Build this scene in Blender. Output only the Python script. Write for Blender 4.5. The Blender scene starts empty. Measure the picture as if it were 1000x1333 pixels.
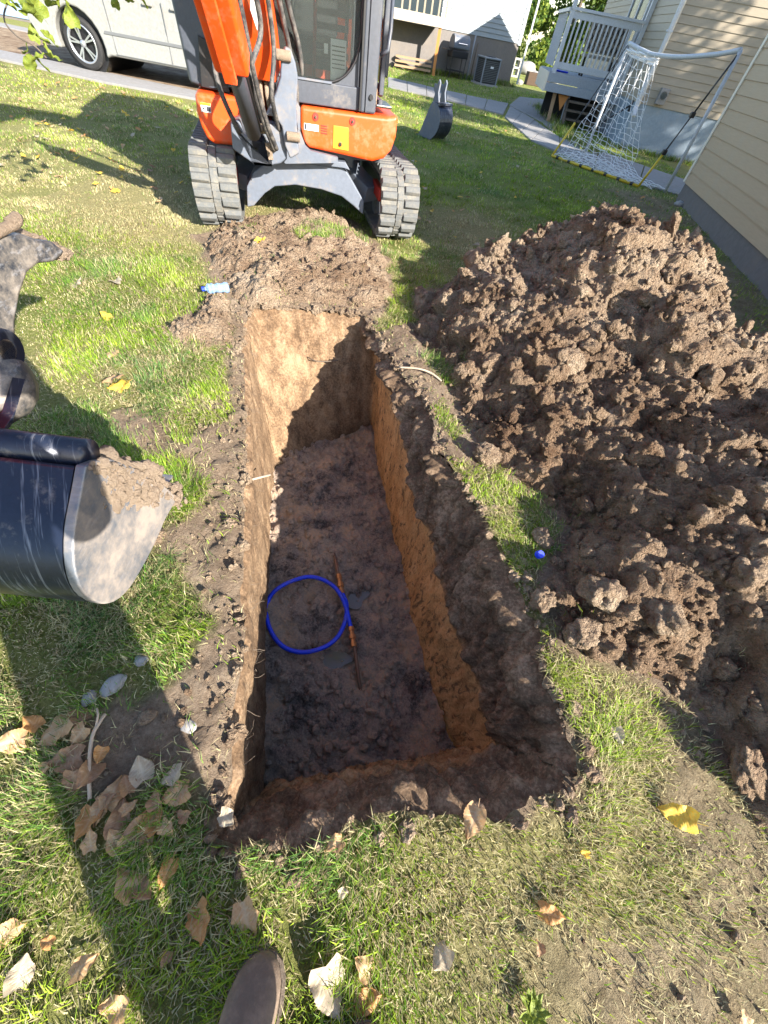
import bpy, bmesh, math, random
import numpy as np
from mathutils import Vector, Matrix
random.seed(7); RNG = np.random.default_rng(7)
S = bpy.context.scene
COL = S.collection
# ------------------------------------------------------------------ camera, world, sun
TH = math.radians(38); ROLL = math.atan2(.2, .98); CH = 1.4; FPX = 500.0
AX = np.array([0, math.sin(TH), -math.cos(TH)]); UP = np.array([0, math.cos(TH), math.sin(TH)]); RT = np.array([1., 0, 0])
cr, sr = math.cos(ROLL), math.sin(ROLL)
cam = bpy.data.objects.new('camera', bpy.data.cameras.new('camera')); COL.objects.link(cam)
xl = cr*RT + sr*UP; yl = cr*UP - sr*RT; zl = -AX
cam.matrix_world = Matrix(((xl[0], yl[0], zl[0], 0), (xl[1], yl[1], zl[1], 0), (xl[2], yl[2], zl[2], CH), (0, 0, 0, 1)))
cam.data.sensor_fit = 'HORIZONTAL'; cam.data.sensor_width = 36; cam.data.lens = 18.0
cam.data.clip_start = .02; cam.data.clip_end = 2000
S.camera = cam
SUN_EL, SUN_AZ = math.radians(26), math.radians(52)      # azimuth: shadows fall 52 deg left of straight ahead
TS = np.array([math.sin(SUN_AZ)*math.cos(SUN_EL), -math.cos(SUN_AZ)*math.cos(SUN_EL), math.sin(SUN_EL)])
W = bpy.data.worlds.new('World'); S.world = W; W.use_nodes = True
nt = W.node_tree; bgn = nt.nodes['Background']; sky = nt.nodes.new('ShaderNodeTexSky'); sky.sky_type = 'NISHITA'
sky.sun_disc = False; sky.sun_elevation = SUN_EL; sky.sun_rotation = math.atan2(TS[0], TS[1]); sky.air_density = 1.0; sky.dust_density = .6
nt.links.new(sky.outputs[0], bgn.inputs[0]); bgn.inputs[1].default_value = .115
sl = bpy.data.lights.new('sun', 'SUN'); sl.energy = 5.0; sl.angle = math.radians(.5); sl.color = (1, .93, .82)
so = bpy.data.objects.new('sun', sl); COL.objects.link(so); so.rotation_mode = 'QUATERNION'
so.rotation_quaternion = Vector(TS).to_track_quat('Z', 'Y')
S.view_settings.view_transform = 'Standard'; S.view_settings.look = 'None'; S.view_settings.gamma = 1
S.view_settings.use_curve_mapping = False; S.view_settings.exposure = 1.85

# calibrated layout: where a point measured in the photograph meets a real plane of the place
def ray(u, v):
    dx = u-500; dy = v-666.5
    return AX*FPX + UP*(dx*sr-dy*cr) + RT*(dx*cr+dy*sr)
C0 = np.array([0, 0, CH])
def P(u, v, z=0.0):
    d = ray(u, v); return C0 + d*((z-CH)/d[2])
def PX(u, v, x):
    d = ray(u, v); return C0 + d*(x/d[0])
def PY(u, v, y):
    d = ray(u, v); return C0 + d*(y/d[1])
def PP(u, v, p0, n):
    d = ray(u, v); p0 = np.array(p0, float); n = np.array(n, float); return C0 + d*(((p0-C0)@n)/(d@n))

# ------------------------------------------------------------------ mesh helpers
class MB:
    def __init__(s): s.v = []; s.f = []
    def add(s, v, f):
        b = len(s.v); s.v += [tuple(map(float, p)) for p in v]; s.f += [tuple(i+b for i in q) for q in f]; return s
    def box(s, c, d, R=None):
        c = np.array(c, float); h = np.array(d, float)/2
        vs = [np.array([x, y, z])*h for x in (-1, 1) for y in (-1, 1) for z in (-1, 1)]
        if R is not None: vs = [R @ q for q in vs]
        return s.add([c+q for q in vs], [(0, 1, 3, 2), (4, 6, 7, 5), (0, 4, 5, 1), (2, 3, 7, 6), (0, 2, 6, 4), (1, 5, 7, 3)])
    def beam(s, a, b, w, t, up=(0, 0, 1)):
        a = np.array(a, float); b = np.array(b, float); d = b-a; L = np.linalg.norm(d); d /= L
        u = np.array(up, float); x = np.cross(u, d)
        if np.linalg.norm(x) < 1e-4: x = np.cross((1, 0, 0), d)
        x /= np.linalg.norm(x); y = np.cross(d, x)
        return s.box((a+b)/2, (w, t, L), np.column_stack([x, y, d]))
    def prism(s, pts, ext):
        pts = [np.array(p, float) for p in pts]; n = len(pts); e = np.array(ext, float)
        return s.add(pts+[p+e for p in pts], [tuple(range(n))[::-1], tuple(range(n, 2*n))]+[(i, (i+1) % n, n+(i+1) % n, n+i) for i in range(n)])
    def tube(s, path, r, n=8, closed=False, caps=True):
        P_ = [np.array(p, float) for p in path]; m = len(P_); rr = r if hasattr(r, '__len__') else [r]*m
        V = []; F = []; px = None
        for i in range(m):
            t = P_[(i+1) % m]-P_[i-1] if closed else P_[min(i+1, m-1)]-P_[max(i-1, 0)]
            t = t/(np.linalg.norm(t)+1e-9)
            if px is None:
                px = np.cross(t, (0, 0, 1)) if abs(t[2]) < .9 else np.cross(t, (1, 0, 0))
            px = px-t*(px@t); px = px/np.linalg.norm(px); py = np.cross(t, px)
            V += [P_[i]+rr[i]*(math.cos(2*math.pi*k/n)*px+math.sin(2*math.pi*k/n)*py) for k in range(n)]
        for i in range(m if closed else m-1):
            a = i*n; b = ((i+1) % m)*n
            F += [(a+k, a+(k+1) % n, b+(k+1) % n, b+k) for k in range(n)]
        if caps and not closed: F += [tuple(range(n))[::-1], tuple(range((m-1)*n, m*n))]
        return s.add(V, F)
    def lathe(s, a, b, prof, n=20, caps=True):      # prof: (t along axis 0..1, radius)
        a = np.array(a, float); b = np.array(b, float)
        d = (b-a)/np.linalg.norm(b-a); x = np.cross(d, (0, 0, 1))
        if np.linalg.norm(x) < 1e-3: x = np.cross(d, (1, 0, 0))
        x /= np.linalg.norm(x); y = np.cross(d, x); V = []; F = []; m = len(prof)
        for t, r in prof: V += [a+(b-a)*t+r*(math.cos(2*math.pi*k/n)*x+math.sin(2*math.pi*k/n)*y) for k in range(n)]
        for i in range(m-1): F += [(i*n+k, i*n+(k+1) % n, (i+1)*n+(k+1) % n, (i+1)*n+k) for k in range(n)]
        if caps: F += [tuple(range(n))[::-1], tuple(range((m-1)*n, m*n))]
        return s.add(V, F)
    def build(s, name, mat, parent=None, smooth=False, bevel=0, seg=2, world=False, lab=None, recalc=True):
        me = bpy.data.meshes.new(name); me.from_pydata(s.v, [], s.f)
        if recalc:
            bm = bmesh.new(); bm.from_mesh(me); bmesh.ops.recalc_face_normals(bm, faces=bm.faces); bm.to_mesh(me); bm.free()
        return link(name, me, mat, parent, smooth, bevel, seg, world, lab)
def link(name, me, mat, parent=None, smooth=False, bevel=0, seg=2, world=False, lab=None):
    o = bpy.data.objects.new(name, me); COL.objects.link(o)
    if mat and not me.materials: me.materials.append(mat)
    if smooth: me.polygons.foreach_set('use_smooth', [True]*len(me.polygons))
    if bevel:
        b = o.modifiers.new('bevel', 'BEVEL'); b.width = bevel; b.segments = seg; b.limit_method = 'ANGLE'; b.angle_limit = math.radians(35)
        me.polygons.foreach_set('use_smooth', [True]*len(me.polygons))
        w = o.modifiers.new('wn', 'WEIGHTED_NORMAL'); w.keep_sharp = True
    if parent:
        o.parent = parent
        if world: o.matrix_parent_inverse = MW[parent.name].inverted()
    if lab: o['label'] = lab
    return o
MW = {}
def empty(name, loc=(0, 0, 0), rz=0):
    o = bpy.data.objects.new(name, None); COL.objects.link(o); o.location = loc; o.rotation_euler = (0, 0, rz); o.empty_display_size = .1
    MW[o.name] = Matrix.Translation(loc) @ Matrix.Rotation(rz, 4, 'Z'); return o
def tag(o, label, cat, group=None):
    o['label'] = label; o['category'] = cat
    if group: o['group'] = group
    return o
def kind(o, k, label=None):
    o['kind'] = k
    if label: o['label'] = label
    return o
def arrmesh(name, V, F, mat, smooth=True, attrs=None):    # V (n,3); F (m,3|4) numpy
    me = bpy.data.meshes.new(name); V = np.asarray(V, np.float32); F = np.asarray(F, np.int32); k = F.shape[1]
    me.vertices.add(len(V)); me.vertices.foreach_set('co', V.ravel())
    me.loops.add(F.size); me.loops.foreach_set('vertex_index', F.ravel())
    me.polygons.add(len(F)); me.polygons.foreach_set('loop_start', np.arange(0, F.size, k, dtype=np.int32))
    me.update(calc_edges=True)
    me.polygons.foreach_set('use_smooth', np.full(len(F), smooth))
    for n_, a in (attrs or {}).items():
        a = np.asarray(a, np.float32)
        if a.ndim == 1:
            at = me.attributes.new(n_, 'FLOAT', 'POINT'); at.data.foreach_set('value', a)
        else:
            at = me.attributes.new(n_, 'FLOAT_COLOR', 'POINT'); at.data.foreach_set('color', np.column_stack([a, np.ones(len(a))]).astype(np.float32).ravel())
    me.materials.append(mat)
    return me
def gridfaces(nu, nv):     # vertex index = i*nv + j
    i, j = np.meshgrid(np.arange(nu-1), np.arange(nv-1), indexing='ij'); a = (i*nv+j).ravel()
    return np.column_stack([a, a+nv, a+nv+1, a+1])

# ------------------------------------------------------------------ numpy noise
def _h(ix, iy, iz, s):
    n = (ix.astype(np.int64)*73856093) ^ (iy.astype(np.int64)*19349663) ^ (iz.astype(np.int64)*83492791) ^ (s*2654435761)
    n = (n ^ (n >> 13))*1274126177; n = n & 0x7fffffff; n = (n ^ (n >> 15))*2246822519; n &= 0x7fffffff
    return (n % 1000003)/1000003.0
def vnoise(p, s=0):
    f = np.floor(p); t = p-f; t = t*t*(3-2*t); i = f.astype(np.int64); r = 0
    for a in (0, 1):
        for b in (0, 1):
            for c in (0, 1):
                w = (t[:, 0] if a else 1-t[:, 0])*(t[:, 1] if b else 1-t[:, 1])*(t[:, 2] if c else 1-t[:, 2])
                r = r+w*_h(i[:, 0]+a, i[:, 1]+b, i[:, 2]+c, s)
    return r*2-1
def fbm(p, sc=1., o=4, s=0, g=.5):
    r = 0; a = 1; q = p*sc; tot = 0
    for k in range(o): r = r+a*vnoise(q+17.3*k, s+k); tot += a; a *= g; q = q*2.03
    return r/tot
def worley(p, s=0):         # F1, cell id
    i = np.floor(p).astype(np.int64); best = np.full(len(p), 9.); cid = np.zeros(len(p))
    for a in (-1, 0, 1):
        for b in (-1, 0, 1):
            for c in (-1, 0, 1):
                x, y, z = i[:, 0]+a, i[:, 1]+b, i[:, 2]+c
                q = np.column_stack([x+_h(x, y, z, s), y+_h(x, y, z, s+1), z+_h(x, y, z, s+2)])
                d = np.sqrt(((q-p)**2).sum(1)); m = d < best
                best = np.where(m, d, best); cid = np.where(m, _h(x, y, z, s+3), cid)
    return best, cid
def clumps(p, size, s=0):
    q = p/size; q = q+.25*np.column_stack([vnoise(q*1.7, s+9), vnoise(q*1.7+31, s+10), vnoise(q*1.7+71, s+11)])
    d, c = worley(q, s); return np.sqrt(np.clip(1-(d/.85)**2, 0, 1))*(.25+.75*c)
def v3(x, y, z=0.): x = np.asarray(x, float); return np.column_stack([x, np.broadcast_to(y, x.shape), np.broadcast_to(z, x.shape)])
def sdf(poly, x, y):        # negative inside
    poly = np.asarray(poly, float)[:, :2]; d = np.full(x.shape, 1e9); ins = np.zeros(x.shape, bool)
    for k in range(len(poly)):
        a = poly[k]; b = poly[(k+1) % len(poly)]; e = b-a
        t = np.clip(((x-a[0])*e[0]+(y-a[1])*e[1])/(e@e+1e-12), 0, 1)
        d = np.minimum(d, (x-a[0]-t*e[0])**2+(y-a[1]-t*e[1])**2)
        c = ((a[1] <= y) & (b[1] > y)) | ((b[1] <= y) & (a[1] > y))
        with np.errstate(divide='ignore', invalid='ignore'): xx = a[0]+(y-a[1])/(b[1]-a[1] if b[1] != a[1] else 1)*e[0]
        ins ^= c & (x < xx)
    return np.where(ins, -np.sqrt(d), np.sqrt(d))
def sm(a, b, x): t = np.clip((x-a)/(b-a), 0, 1); return t*t*(3-2*t)
def GP(*pts): return np.array([P(u, v)[:2] for u, v in pts])

# ------------------------------------------------------------------ materials
def mat(name, col, rough=.6, metal=0, spec=.5):
    m = bpy.data.materials.new(name); m.use_nodes = True; b = m.node_tree.nodes['Principled BSDF']
    b.inputs['Base Color'].default_value = (*col, 1); b.inputs['Roughness'].default_value = rough; b.inputs['Metallic'].default_value = metal
    b.inputs['Specular IOR Level'].default_value = spec
    return m
class NT:
    def __init__(s, m): s.t = m.node_tree; s.b = s.t.nodes['Principled BSDF']; s.co = None
    def n(s, ty, **kw):
        x = s.t.nodes.new(ty)
        for k, v in kw.items(): setattr(x, k, v)
        return x
    def L(s, a, b): s.t.links.new(a, b)
    def coord(s, kind_='Object', scale=(1, 1, 1)):
        tc = s.n('ShaderNodeTexCoord'); mp = s.n('ShaderNodeMapping'); mp.inputs['Scale'].default_value = scale
        s.L(tc.outputs[kind_], mp.inputs[0]); return mp.outputs[0]
    def noise(s, scale, detail=5, rough=.6, co=None, dist=0):
        x = s.n('ShaderNodeTexNoise'); x.inputs['Scale'].default_value = scale; x.inputs['Detail'].default_value = detail
        x.inputs['Roughness'].default_value = rough; x.inputs['Distortion'].default_value = dist
        if co is not None: s.L(co, x.inputs['Vector'])
        return x.outputs['Fac']
    def ramp(s, fac, stops):
        r = s.n('ShaderNodeValToRGB'); e = r.color_ramp.elements
        while len(e) < len(stops): e.new(.5)
        for k, (p, c) in enumerate(stops): e[k].position = p; e[k].color = (*c, 1) if hasattr(c, '__len__') else (c, c, c, 1)
        s.L(fac, r.inputs[0]); return r.outputs[0]
    def mix(s, fac, a, b, bt='MIX'):
        x = s.n('ShaderNodeMix'); x.data_type = 'RGBA'; x.blend_type = bt
        for v, i in ((fac, 0), (a, 6), (b, 7)):
            if hasattr(v, 'type') and not hasattr(v, '__len__') or isinstance(v, bpy.types.NodeSocket): s.L(v, x.inputs[i])
            elif i == 0: x.inputs[0].default_value = v
            else: x.inputs[i].default_value = (*v, 1)
        return x.outputs[2]
    def bump(s, h, st=.3, d=.01, nrm=None):
        x = s.n('ShaderNodeBump'); x.inputs['Strength'].default_value = st; x.inputs['Distance'].default_value = d
        s.L(h, x.inputs['Height'])
        if nrm is not None: s.L(nrm, x.inputs['Normal'])
        s.L(x.outputs[0], s.b.inputs['Normal']); return x.outputs[0]
    def math(s, op, a, b=0.):
        x = s.n('ShaderNodeMath', operation=op)
        for k, v in enumerate((a, b)):
            if isinstance(v, bpy.types.NodeSocket): s.L(v, x.inputs[k])
            else: x.inputs[k].default_value = v
        return x.outputs[0]
    def attr(s, name, out='Fac'): return s.n('ShaderNodeAttribute', attribute_name=name).outputs[out]
def worn(name, col, dust=(.33, .26, .19), amt=.45, rough=.5, metal=0, dscale=9, col2=None, bump=.15, scratch=None):
    m = mat(name, col, rough, metal); g = NT(m); co = g.coord()
    n1 = g.noise(dscale, 8, .65, co); n2 = g.noise(dscale*6, 4, .7, co)
    base = g.mix(g.ramp(n2, [(.3, (0, 0, 0)), (.7, (1, 1, 1))]), col, col2 or tuple(c*.75 for c in col))
    if scratch:
        wv = g.noise(34, 3, .7, g.coord('Object', scratch)); base = g.mix(g.ramp(wv, [(.55, (0, 0, 0)), (.66, (.7, .7, .7))]), base, (.19, .20, .23))
    f = g.ramp(g.math('ADD', n1, g.math('MULTIPLY', g.math('SUBTRACT', n2, .5), .5)), [(.62-amt*.35, (0, 0, 0)), (.80-amt*.2, (1, 1, 1))])
    f = g.math('MULTIPLY', f, .35+amt*.6)
    g.L(g.mix(f, base, dust), g.b.inputs['Base Color'])
    g.L(g.math('ADD', g.math('MULTIPLY', f, .35), rough), g.b.inputs['Roughness'])
    g.bump(n2, bump, .004); return m
def dirt(name, stops, scale=14, bump=.6, pebble=True, rough=.95, use=None):
    m = mat(name, (.2, .15, .1), rough, spec=.2); g = NT(m); co = g.coord()
    n1 = g.noise(scale*.35, 6, .65, co); n2 = g.noise(scale*6, 8, .75, co); n3 = g.noise(scale*28, 3, .7, co)
    f = g.math('ADD', g.math('MULTIPLY', n1, .6), g.math('MULTIPLY', n2, .4))
    c = g.ramp(f, stops)
    if pebble:
        vo = g.n('ShaderNodeTexVoronoi'); vo.inputs['Scale'].default_value = scale*9; g.L(co, vo.inputs['Vector'])
        c = g.mix(g.ramp(vo.outputs['Distance'], [(.0, (1, 1, 1)), (.16, (0, 0, 0))]), c, (.36, .30, .23))
        v2 = g.n('ShaderNodeTexVoronoi'); v2.inputs['Scale'].default_value = scale*4.2; v2.inputs['Detail'].default_value = 2; v2.inputs['Roughness'].default_value = .6
        wv = g.n('ShaderNodeMix'); wv.data_type = 'VECTOR'; wv.inputs[0].default_value = .02; g.L(co, wv.inputs[4]); nv = g.n('ShaderNodeTexNoise'); nv.inputs['Scale'].default_value = 50; g.L(co, nv.inputs['Vector']); g.L(nv.outputs['Color'], wv.inputs[5]); g.L(wv.outputs[1], v2.inputs['Vector'])
        hh = g.math('ADD', g.math('ADD', n2, g.math('MULTIPLY', n3, .45)), g.math('MULTIPLY', v2.outputs['Distance'], -1.0))
        c = g.mix(g.ramp(v2.outputs['Distance'], [(.45, (0, 0, 0)), (.95, (.25, .25, .25))]), c, (.14, .10, .07))
    else: hh = g.math('ADD', n2, g.math('MULTIPLY', n3, .4))
    dm = g.ramp(g.noise(1.9, 6, .7, g.coord(), .6), [(.50, (0, 0, 0)), (.64, (.85, .85, .85))]); c = g.mix(dm, c, (.62, .54, .48), 'MULTIPLY') if pebble else c; c = g.mix(g.attr('moist'), c, (.50, .40, .33), 'MULTIPLY') if pebble else c
    g.L(c, g.b.inputs['Base Color']); g.bump(hh, bump, .026); return m
M = {}
M['pile'] = dirt('spoil_soil', [(.36, (.17, .112, .07)), (.46, (.36, .255, .17)), (.55, (.50, .38, .265)), (.64, (.62, .50, .37))], bump=1.)
M['floor'] = dirt('wet_soil', [(.40, (.12, .10, .09)), (.46, (.34, .27, .23)), (.53, (.52, .40, .31)), (.60, (.68, .46, .30))], rough=.45, pebble=False, bump=1.)
M['pipe'] = worn('blue_pipe', (.004, .045, .75), (.10, .08, .10), .34, .38, dscale=22, col2=(.003, .03, .6))
M['brass'] = worn('brass', (.62, .30, .14), (.3, .2, .13), .25, .35, .8)
M['copper'] = worn('old_copper', (.24, .12, .075), (.2, .15, .11), .6, .6, .4)
M['muddy_water'] = mat('muddy_water', (.13, .105, .09), .06)
M['orange'] = worn('orange_paint', (.78, .075, .008), (.50, .22, .12), .30, .38, dscale=5, col2=(.74, .068, .008), bump=.03)
M['orange2'] = mat('orange_yellow_paint', (.88, .22, .015), .4)
M['dkgrey'] = worn('charcoal_paint', (.06, .068, .088), (.22, .19, .16), .15, .45, dscale=7, bump=.05)
M['grey'] = worn('grey_steel', (.12, .14, .18), (.30, .24, .18), .35, .5, dscale=5, bump=.1)
M['black'] = worn('black_plastic', (.012, .012, .014), (.1, .08, .06), .1, .45, bump=.05)
M['rubber'] = worn('dusty_rubber', (.115, .12, .12), (.26, .23, .18), .5, .85, dscale=10, bump=.4)
M['bucket'] = worn('bucket_black', (.014, .02, .04), (.24, .21, .19), .16, .3, .25, dscale=14, bump=.12, scratch=(2.6, .16, .16))
M['bucketside'] = worn('bucket_steel', (.13, .145, .17), (.38, .32, .27), .75, .45, .35, dscale=6, bump=.15, scratch=(.3, .5, 2))
M['mud'] = dirt('dried_mud', [(.35, (.28, .205, .15)), (.62, (.50, .39, .29))], 20, 1., False)
M['thumb'] = worn('muddy_steel', (.035, .04, .05), (.34, .29, .24), .6, .5, .2, dscale=8, bump=.3, scratch=(.5, .5, 1.6))
M['chrome'] = mat('chrome_rod', (.6, .6, .62), .15, 1)
M['hose'] = worn('hose_rubber', (.04, .04, .042), (.25, .22, .19), .5, .6, dscale=20)
M['white'] = worn('white_paint', (.52, .54, .57), (.5, .47, .42), .15, .5, bump=.03)
M['blackpole'] = mat('black_pole', (.015, .015, .017), .4)
M['yellow'] = worn('yellow_pole', (.62, .44, .015), (.4, .33, .12), .15, .5)
M['net'] = mat('net_string', (.72, .72, .72), .8)
M['glass'] = mat('cab_glass', (.02, .025, .025), .05)
gb = M['glass'].node_tree.nodes['Principled BSDF']; gb.inputs['Transmission Weight'].default_value = .92; gb.inputs['Base Color'].default_value = (.30, .34, .33, 1); gb.inputs['IOR'].default_value = 1.1
M['interior'] = worn('cab_interior', (.02, .021, .022), (.09, .075, .06), .2, .7)
M['pedal'] = mat('pedal_rubber', (.07, .065, .05), .6)
M['sticker'] = mat('white_sticker', (.75, .75, .75), .5)
M['ink'] = mat('dark_ink', (.03, .03, .04), .6)
M['yellowink'] = mat('yellow_sticker', (.8, .5, .01), .5)
M['redink'] = mat('red_slot', (.35, .02, .01), .6)
M['van'] = worn('silver_white_paint', (.25, .25, .235), (.23, .20, .16), .25, .3, dscale=4, bump=.0)
M['trim'] = mat('van_trim', (.12, .125, .13), .5)
M['tyre'] = worn('tyre_rubber', (.018, .018, .019), (.1, .09, .08), .2, .8)
M['alloy'] = mat('alloy', (.5, .52, .55), .3, .8)
M['boot'] = worn('boot_leather', (.125, .088, .062), (.26, .19, .14), .55, .7, dscale=16, bump=.35)
M['denim'] = worn('denim', (.04, .055, .1), (.2, .16, .12), .1, .85)
M['shirt'] = mat('grey_shirt', (.12, .12, .13), .9)
M['skin'] = mat('skin', (.45, .26, .18), .5)
M['hair'] = mat('cap_cloth', (.03, .03, .035), .9)
M['phone'] = mat('phone_black', (.01, .01, .012), .2)
M['bark'] = worn('bark', (.13, .10, .075), (.22, .18, .14), .3, .9, dscale=20, bump=.8)
M['root'] = mat('root', (.38, .30, .22), .9)
M['rock'] = worn('rock', (.30, .29, .28), (.22, .18, .14), .4, .85, bump=.5)
M['acdark'] = mat('ac_dark', (.02, .022, .025), .5)
M['acgrey'] = worn('ac_grey', (.24, .26, .29), (.3, .28, .25), .15, .5)
M['wood'] = worn('raw_wood', (.40, .26, .15), (.25, .2, .15), .3, .8)
M['wood_orange'] = mat('treated_wood', (.5, .2, .05), .7)
M['greydeck'] = worn('grey_deck_paint', (.31, .34, .38), (.3, .27, .23), .15, .6)
def siding(name, col, alt=None):
    m = mat(name, col, .55); g = NT(m); co = g.coord('Object', (1, 1, 14)); n = g.noise(6, 5, .6, co)
    n2 = g.noise(3, 5, .6, g.coord()); c = g.mix(g.ramp(n, [(.3, (0, 0, 0)), (.75, (1, 1, 1))]), col, tuple(x*.86 for x in col))
    c = g.mix(g.ramp(n2, [(.5, (0, 0, 0)), (.8, (.4, .4, .4))]), c, alt or (.34, .28, .2)); g.L(c, g.b.inputs['Base Color'])
    g.bump(n, .12, .003); return m
M['tan'] = siding('tan_siding', (.40, .285, .17)); M['beige'] = siding('beige_siding', (.34, .285, .21)); M['pale'] = siding('pale_siding', (.205, .24, .26)); M['bluesid'] = siding('blue_siding', (.22, .30, .42))
M['corner'] = mat('corner_trim', (.62, .56, .46), .5)
M['concrete'] = worn('concrete', (.33, .32, .305), (.24, .21, .18), .35, .85, dscale=3, bump=.4)
M['foundation'] = worn('foundation_concrete', (.155, .14, .13), (.2, .17, .14), .35, .9, dscale=3, bump=.5)
M['bluefound'] = worn('blue_foundation', (.25, .31, .37), (.34, .35, .34), .3, .8, dscale=4, bump=.3)
M['walk'] = worn('sidewalk_concrete', (.26, .25, .245), (.2, .18, .15), .3, .85, dscale=3, bump=.3)

# ground: soil and thatch mixed by a mask of what lies there
mg = mat('ground', (.1, .1, .05), .95, spec=.15); g = NT(mg); co = g.coord()
a = g.noise(3.2, 8, .7, co); b = g.noise(60, 6, .8, co); c_ = g.noise(260, 3, .7, co); big = g.noise(.55, 4, .6, co)
soilc = g.ramp(g.math('ADD', g.math('MULTIPLY', a, .5), g.math('MULTIPLY', b, .5)), [(.36, (.13, .09, .06)), (.5, (.27, .20, .14)), (.64, (.42, .33, .24))])
gr = g.ramp(g.math('ADD', g.math('MULTIPLY', b, .6), g.math('MULTIPLY', c_, .4)), [(.34, (.05, .07, .016)), (.5, (.16, .20, .035)), (.66, (.34, .34, .12))])
dry = g.ramp(b, [(.35, (.17, .15, .06)), (.65, (.46, .40, .19))])
grc = g.mix(g.math('MULTIPLY', g.attr('dry'), .9), gr, dry)
grc = g.mix(g.ramp(big, [(.4, (0, 0, 0)), (.65, (.35, .35, .35))]), grc, dry)
g.L(g.mix(g.attr('soil'), grc, soilc), g.b.inputs['Base Color']); g.bump(g.math('ADD', b, g.math('MULTIPLY', c_, .5)), 1., .03)
M['ground'] = mg

# ------------------------------------------------------------------ trench outline (three rings: rim, break line, floor)
def ring(px, z): return [P(u, v, z) for u, v in px]
# left side far->near, near side left->right, right side near->far, far side right->left
LFT = dict(t=[(316, 425), (318, 520), (322, 610), (322, 700), (321, 780), (314, 850), (303, 920), (299, 985), (290, 1040), (280, 1092)], b=[(357, 600), (350, 690), (346, 780), (344, 860), (342, 950), (338, 1035)])
NEA = dict(t=[(280, 1092), (345, 1088), (385, 1098), (425, 1078), (480, 1058), (530, 1042), (575, 1052), (640, 1050), (690, 1032), (757, 1012)], b=[(338, 1038), (430, 1020), (530, 1000), (600, 985)])
RIG = dict(t=[(757, 1012), (742, 940), (712, 880), (690, 815), (664, 755), (640, 700), (612, 650), (588, 610), (560, 555), (520, 480), (486, 425)], m=[(655, 965), (643, 930), (625, 892), (588, 804), (570, 716), (544, 628), (524, 550), (505, 482), (494, 430)], b=[(600, 985), (562, 892), (538, 804), (521, 716), (501, 628), (491, 590), (485, 550)])
FAR = dict(t=[(486, 425), (476, 412), (430, 405), (380, 402), (330, 403), (316, 425)], b=[(485, 550), (450, 560), (400, 575), (357, 600)])
ZF = -.88
def resample(pts, n, end=False):
    pts = np.array(pts, float); d = np.r_[0, np.cumsum(np.linalg.norm(np.diff(pts, axis=0), axis=1))]; t = np.linspace(0, d[-1], n) if end else np.linspace(0, d[-1], n+1)[:-1]
    return np.column_stack([np.interp(t, d, pts[:, k]) for k in range(3)])
NL, NN, NR, NF = 260, 120, 300, 100
T = np.vstack([resample(ring(s['t'], 0), n) for s, n in ((LFT, NL), (NEA, NN), (RIG, NR), (FAR, NF))])
B = np.vstack([resample(ring(s['b'], ZF), n) for s, n in ((LFT, NL), (NEA, NN), (RIG, NR), (FAR, NF))])
def nearside_lerp(k, f, z):  q = T*(1-f)+B*f; q[:, 2] = z; return q
Mi = nearside_lerp(0, .45, -.40)
zm = np.interp(np.linspace(0, 1, NR), [0, .2, .4, .6, .8, 1], [-.45, -.42, -.36, -.26, -.14, -.05])
mr = []
pm = np.array(RIG['m'], float); dm = np.r_[0, np.cumsum(np.linalg.norm(np.diff(pm, axis=0), axis=1))]
for k, t in enumerate(np.linspace(0, dm[-1], NR)): mr.append(P(np.interp(t, dm, pm[:, 0]), np.interp(t, dm, pm[:, 1]), zm[k]))
Mi[NL+NN:NL+NN+NR] = np.array(mr)
# near wall: shallow shelf below the rim, far wall: slope
Mi[NL:NL+NN] = T[NL:NL+NN]*.45+B[NL:NL+NN]*.55; Mi[NL:NL+NN, 2] = -.42
def smoothring(Q, k):
    for _ in range(k): Q = .25*np.roll(Q, 1, 0)+.5*Q+.25*np.roll(Q, -1, 0)
    return Q
Mi = smoothring(Mi, 14); T = smoothring(T, 2); B = smoothring(B, 5)
NP_ = len(T)
dT = np.roll(T, -1, 0)-np.roll(T, 1, 0); nout = np.column_stack([dT[:, 1], -dT[:, 0], 0*dT[:, 0]]); nout /= np.linalg.norm(nout, axis=1)[:, None]
cent = T.mean(0); sgn = np.sign(((T-cent)*nout).sum()); nout *= sgn; nout = smoothring(nout, 6); nout /= np.linalg.norm(nout, axis=1)[:, None]
jag = fbm(T, 3.1, 6, 5, .66)*.12+.004
kk = np.arange(len(T)); jag = jag*np.interp(kk, [0, 20, NL-20, NL+10, NL+NN+NR-10, NL+NN+NR+20, len(T)], [.4, .45, .45, 1, 1, .6, .5]); RIM = T+nout*jag[:, None]
rimpoly = RIM[:, :2]

# ------------------------------------------------------------------ masks on the ground
soil_polys = [(GP((300, 425), (290, 520), (262, 560), (232, 575), (205, 545), (150, 530), (130, 560), (200, 600), (240, 610), (222, 670), (190, 700), (205, 745), (240, 770), (262, 820), (235, 860), (190, 890), (150, 905), (105, 950), (118, 1010), (190, 1010), (250, 1040), (262, 1105), (400, 1105), (600, 1060), (760, 1030), (770, 990), (700, 850), (600, 620), (570, 540), (540, 480), (490, 420)), .02),
              (GP((205, 430), (260, 400), (300, 400), (300, 450), (240, 455)), .03),
              (GP((255, 310), (300, 290), (400, 270), (470, 290), (500, 330), (510, 380), (500, 430), (300, 440), (270, 360)), .04),
              (GP((480, 440), (560, 395), (600, 420), (620, 560), (660, 600), (640, 640), (560, 600)), .03)]
pile_poly = GP((535, 398), (548, 450), (580, 505), (612, 565), (655, 610), (705, 650), (735, 700), (725, 735), (700, 760), (725, 830), (770, 860), (850, 880), (905, 925), (950, 1000), (985, 1080), (1040, 1150), (1200, 1000), (1180, 700))
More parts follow.
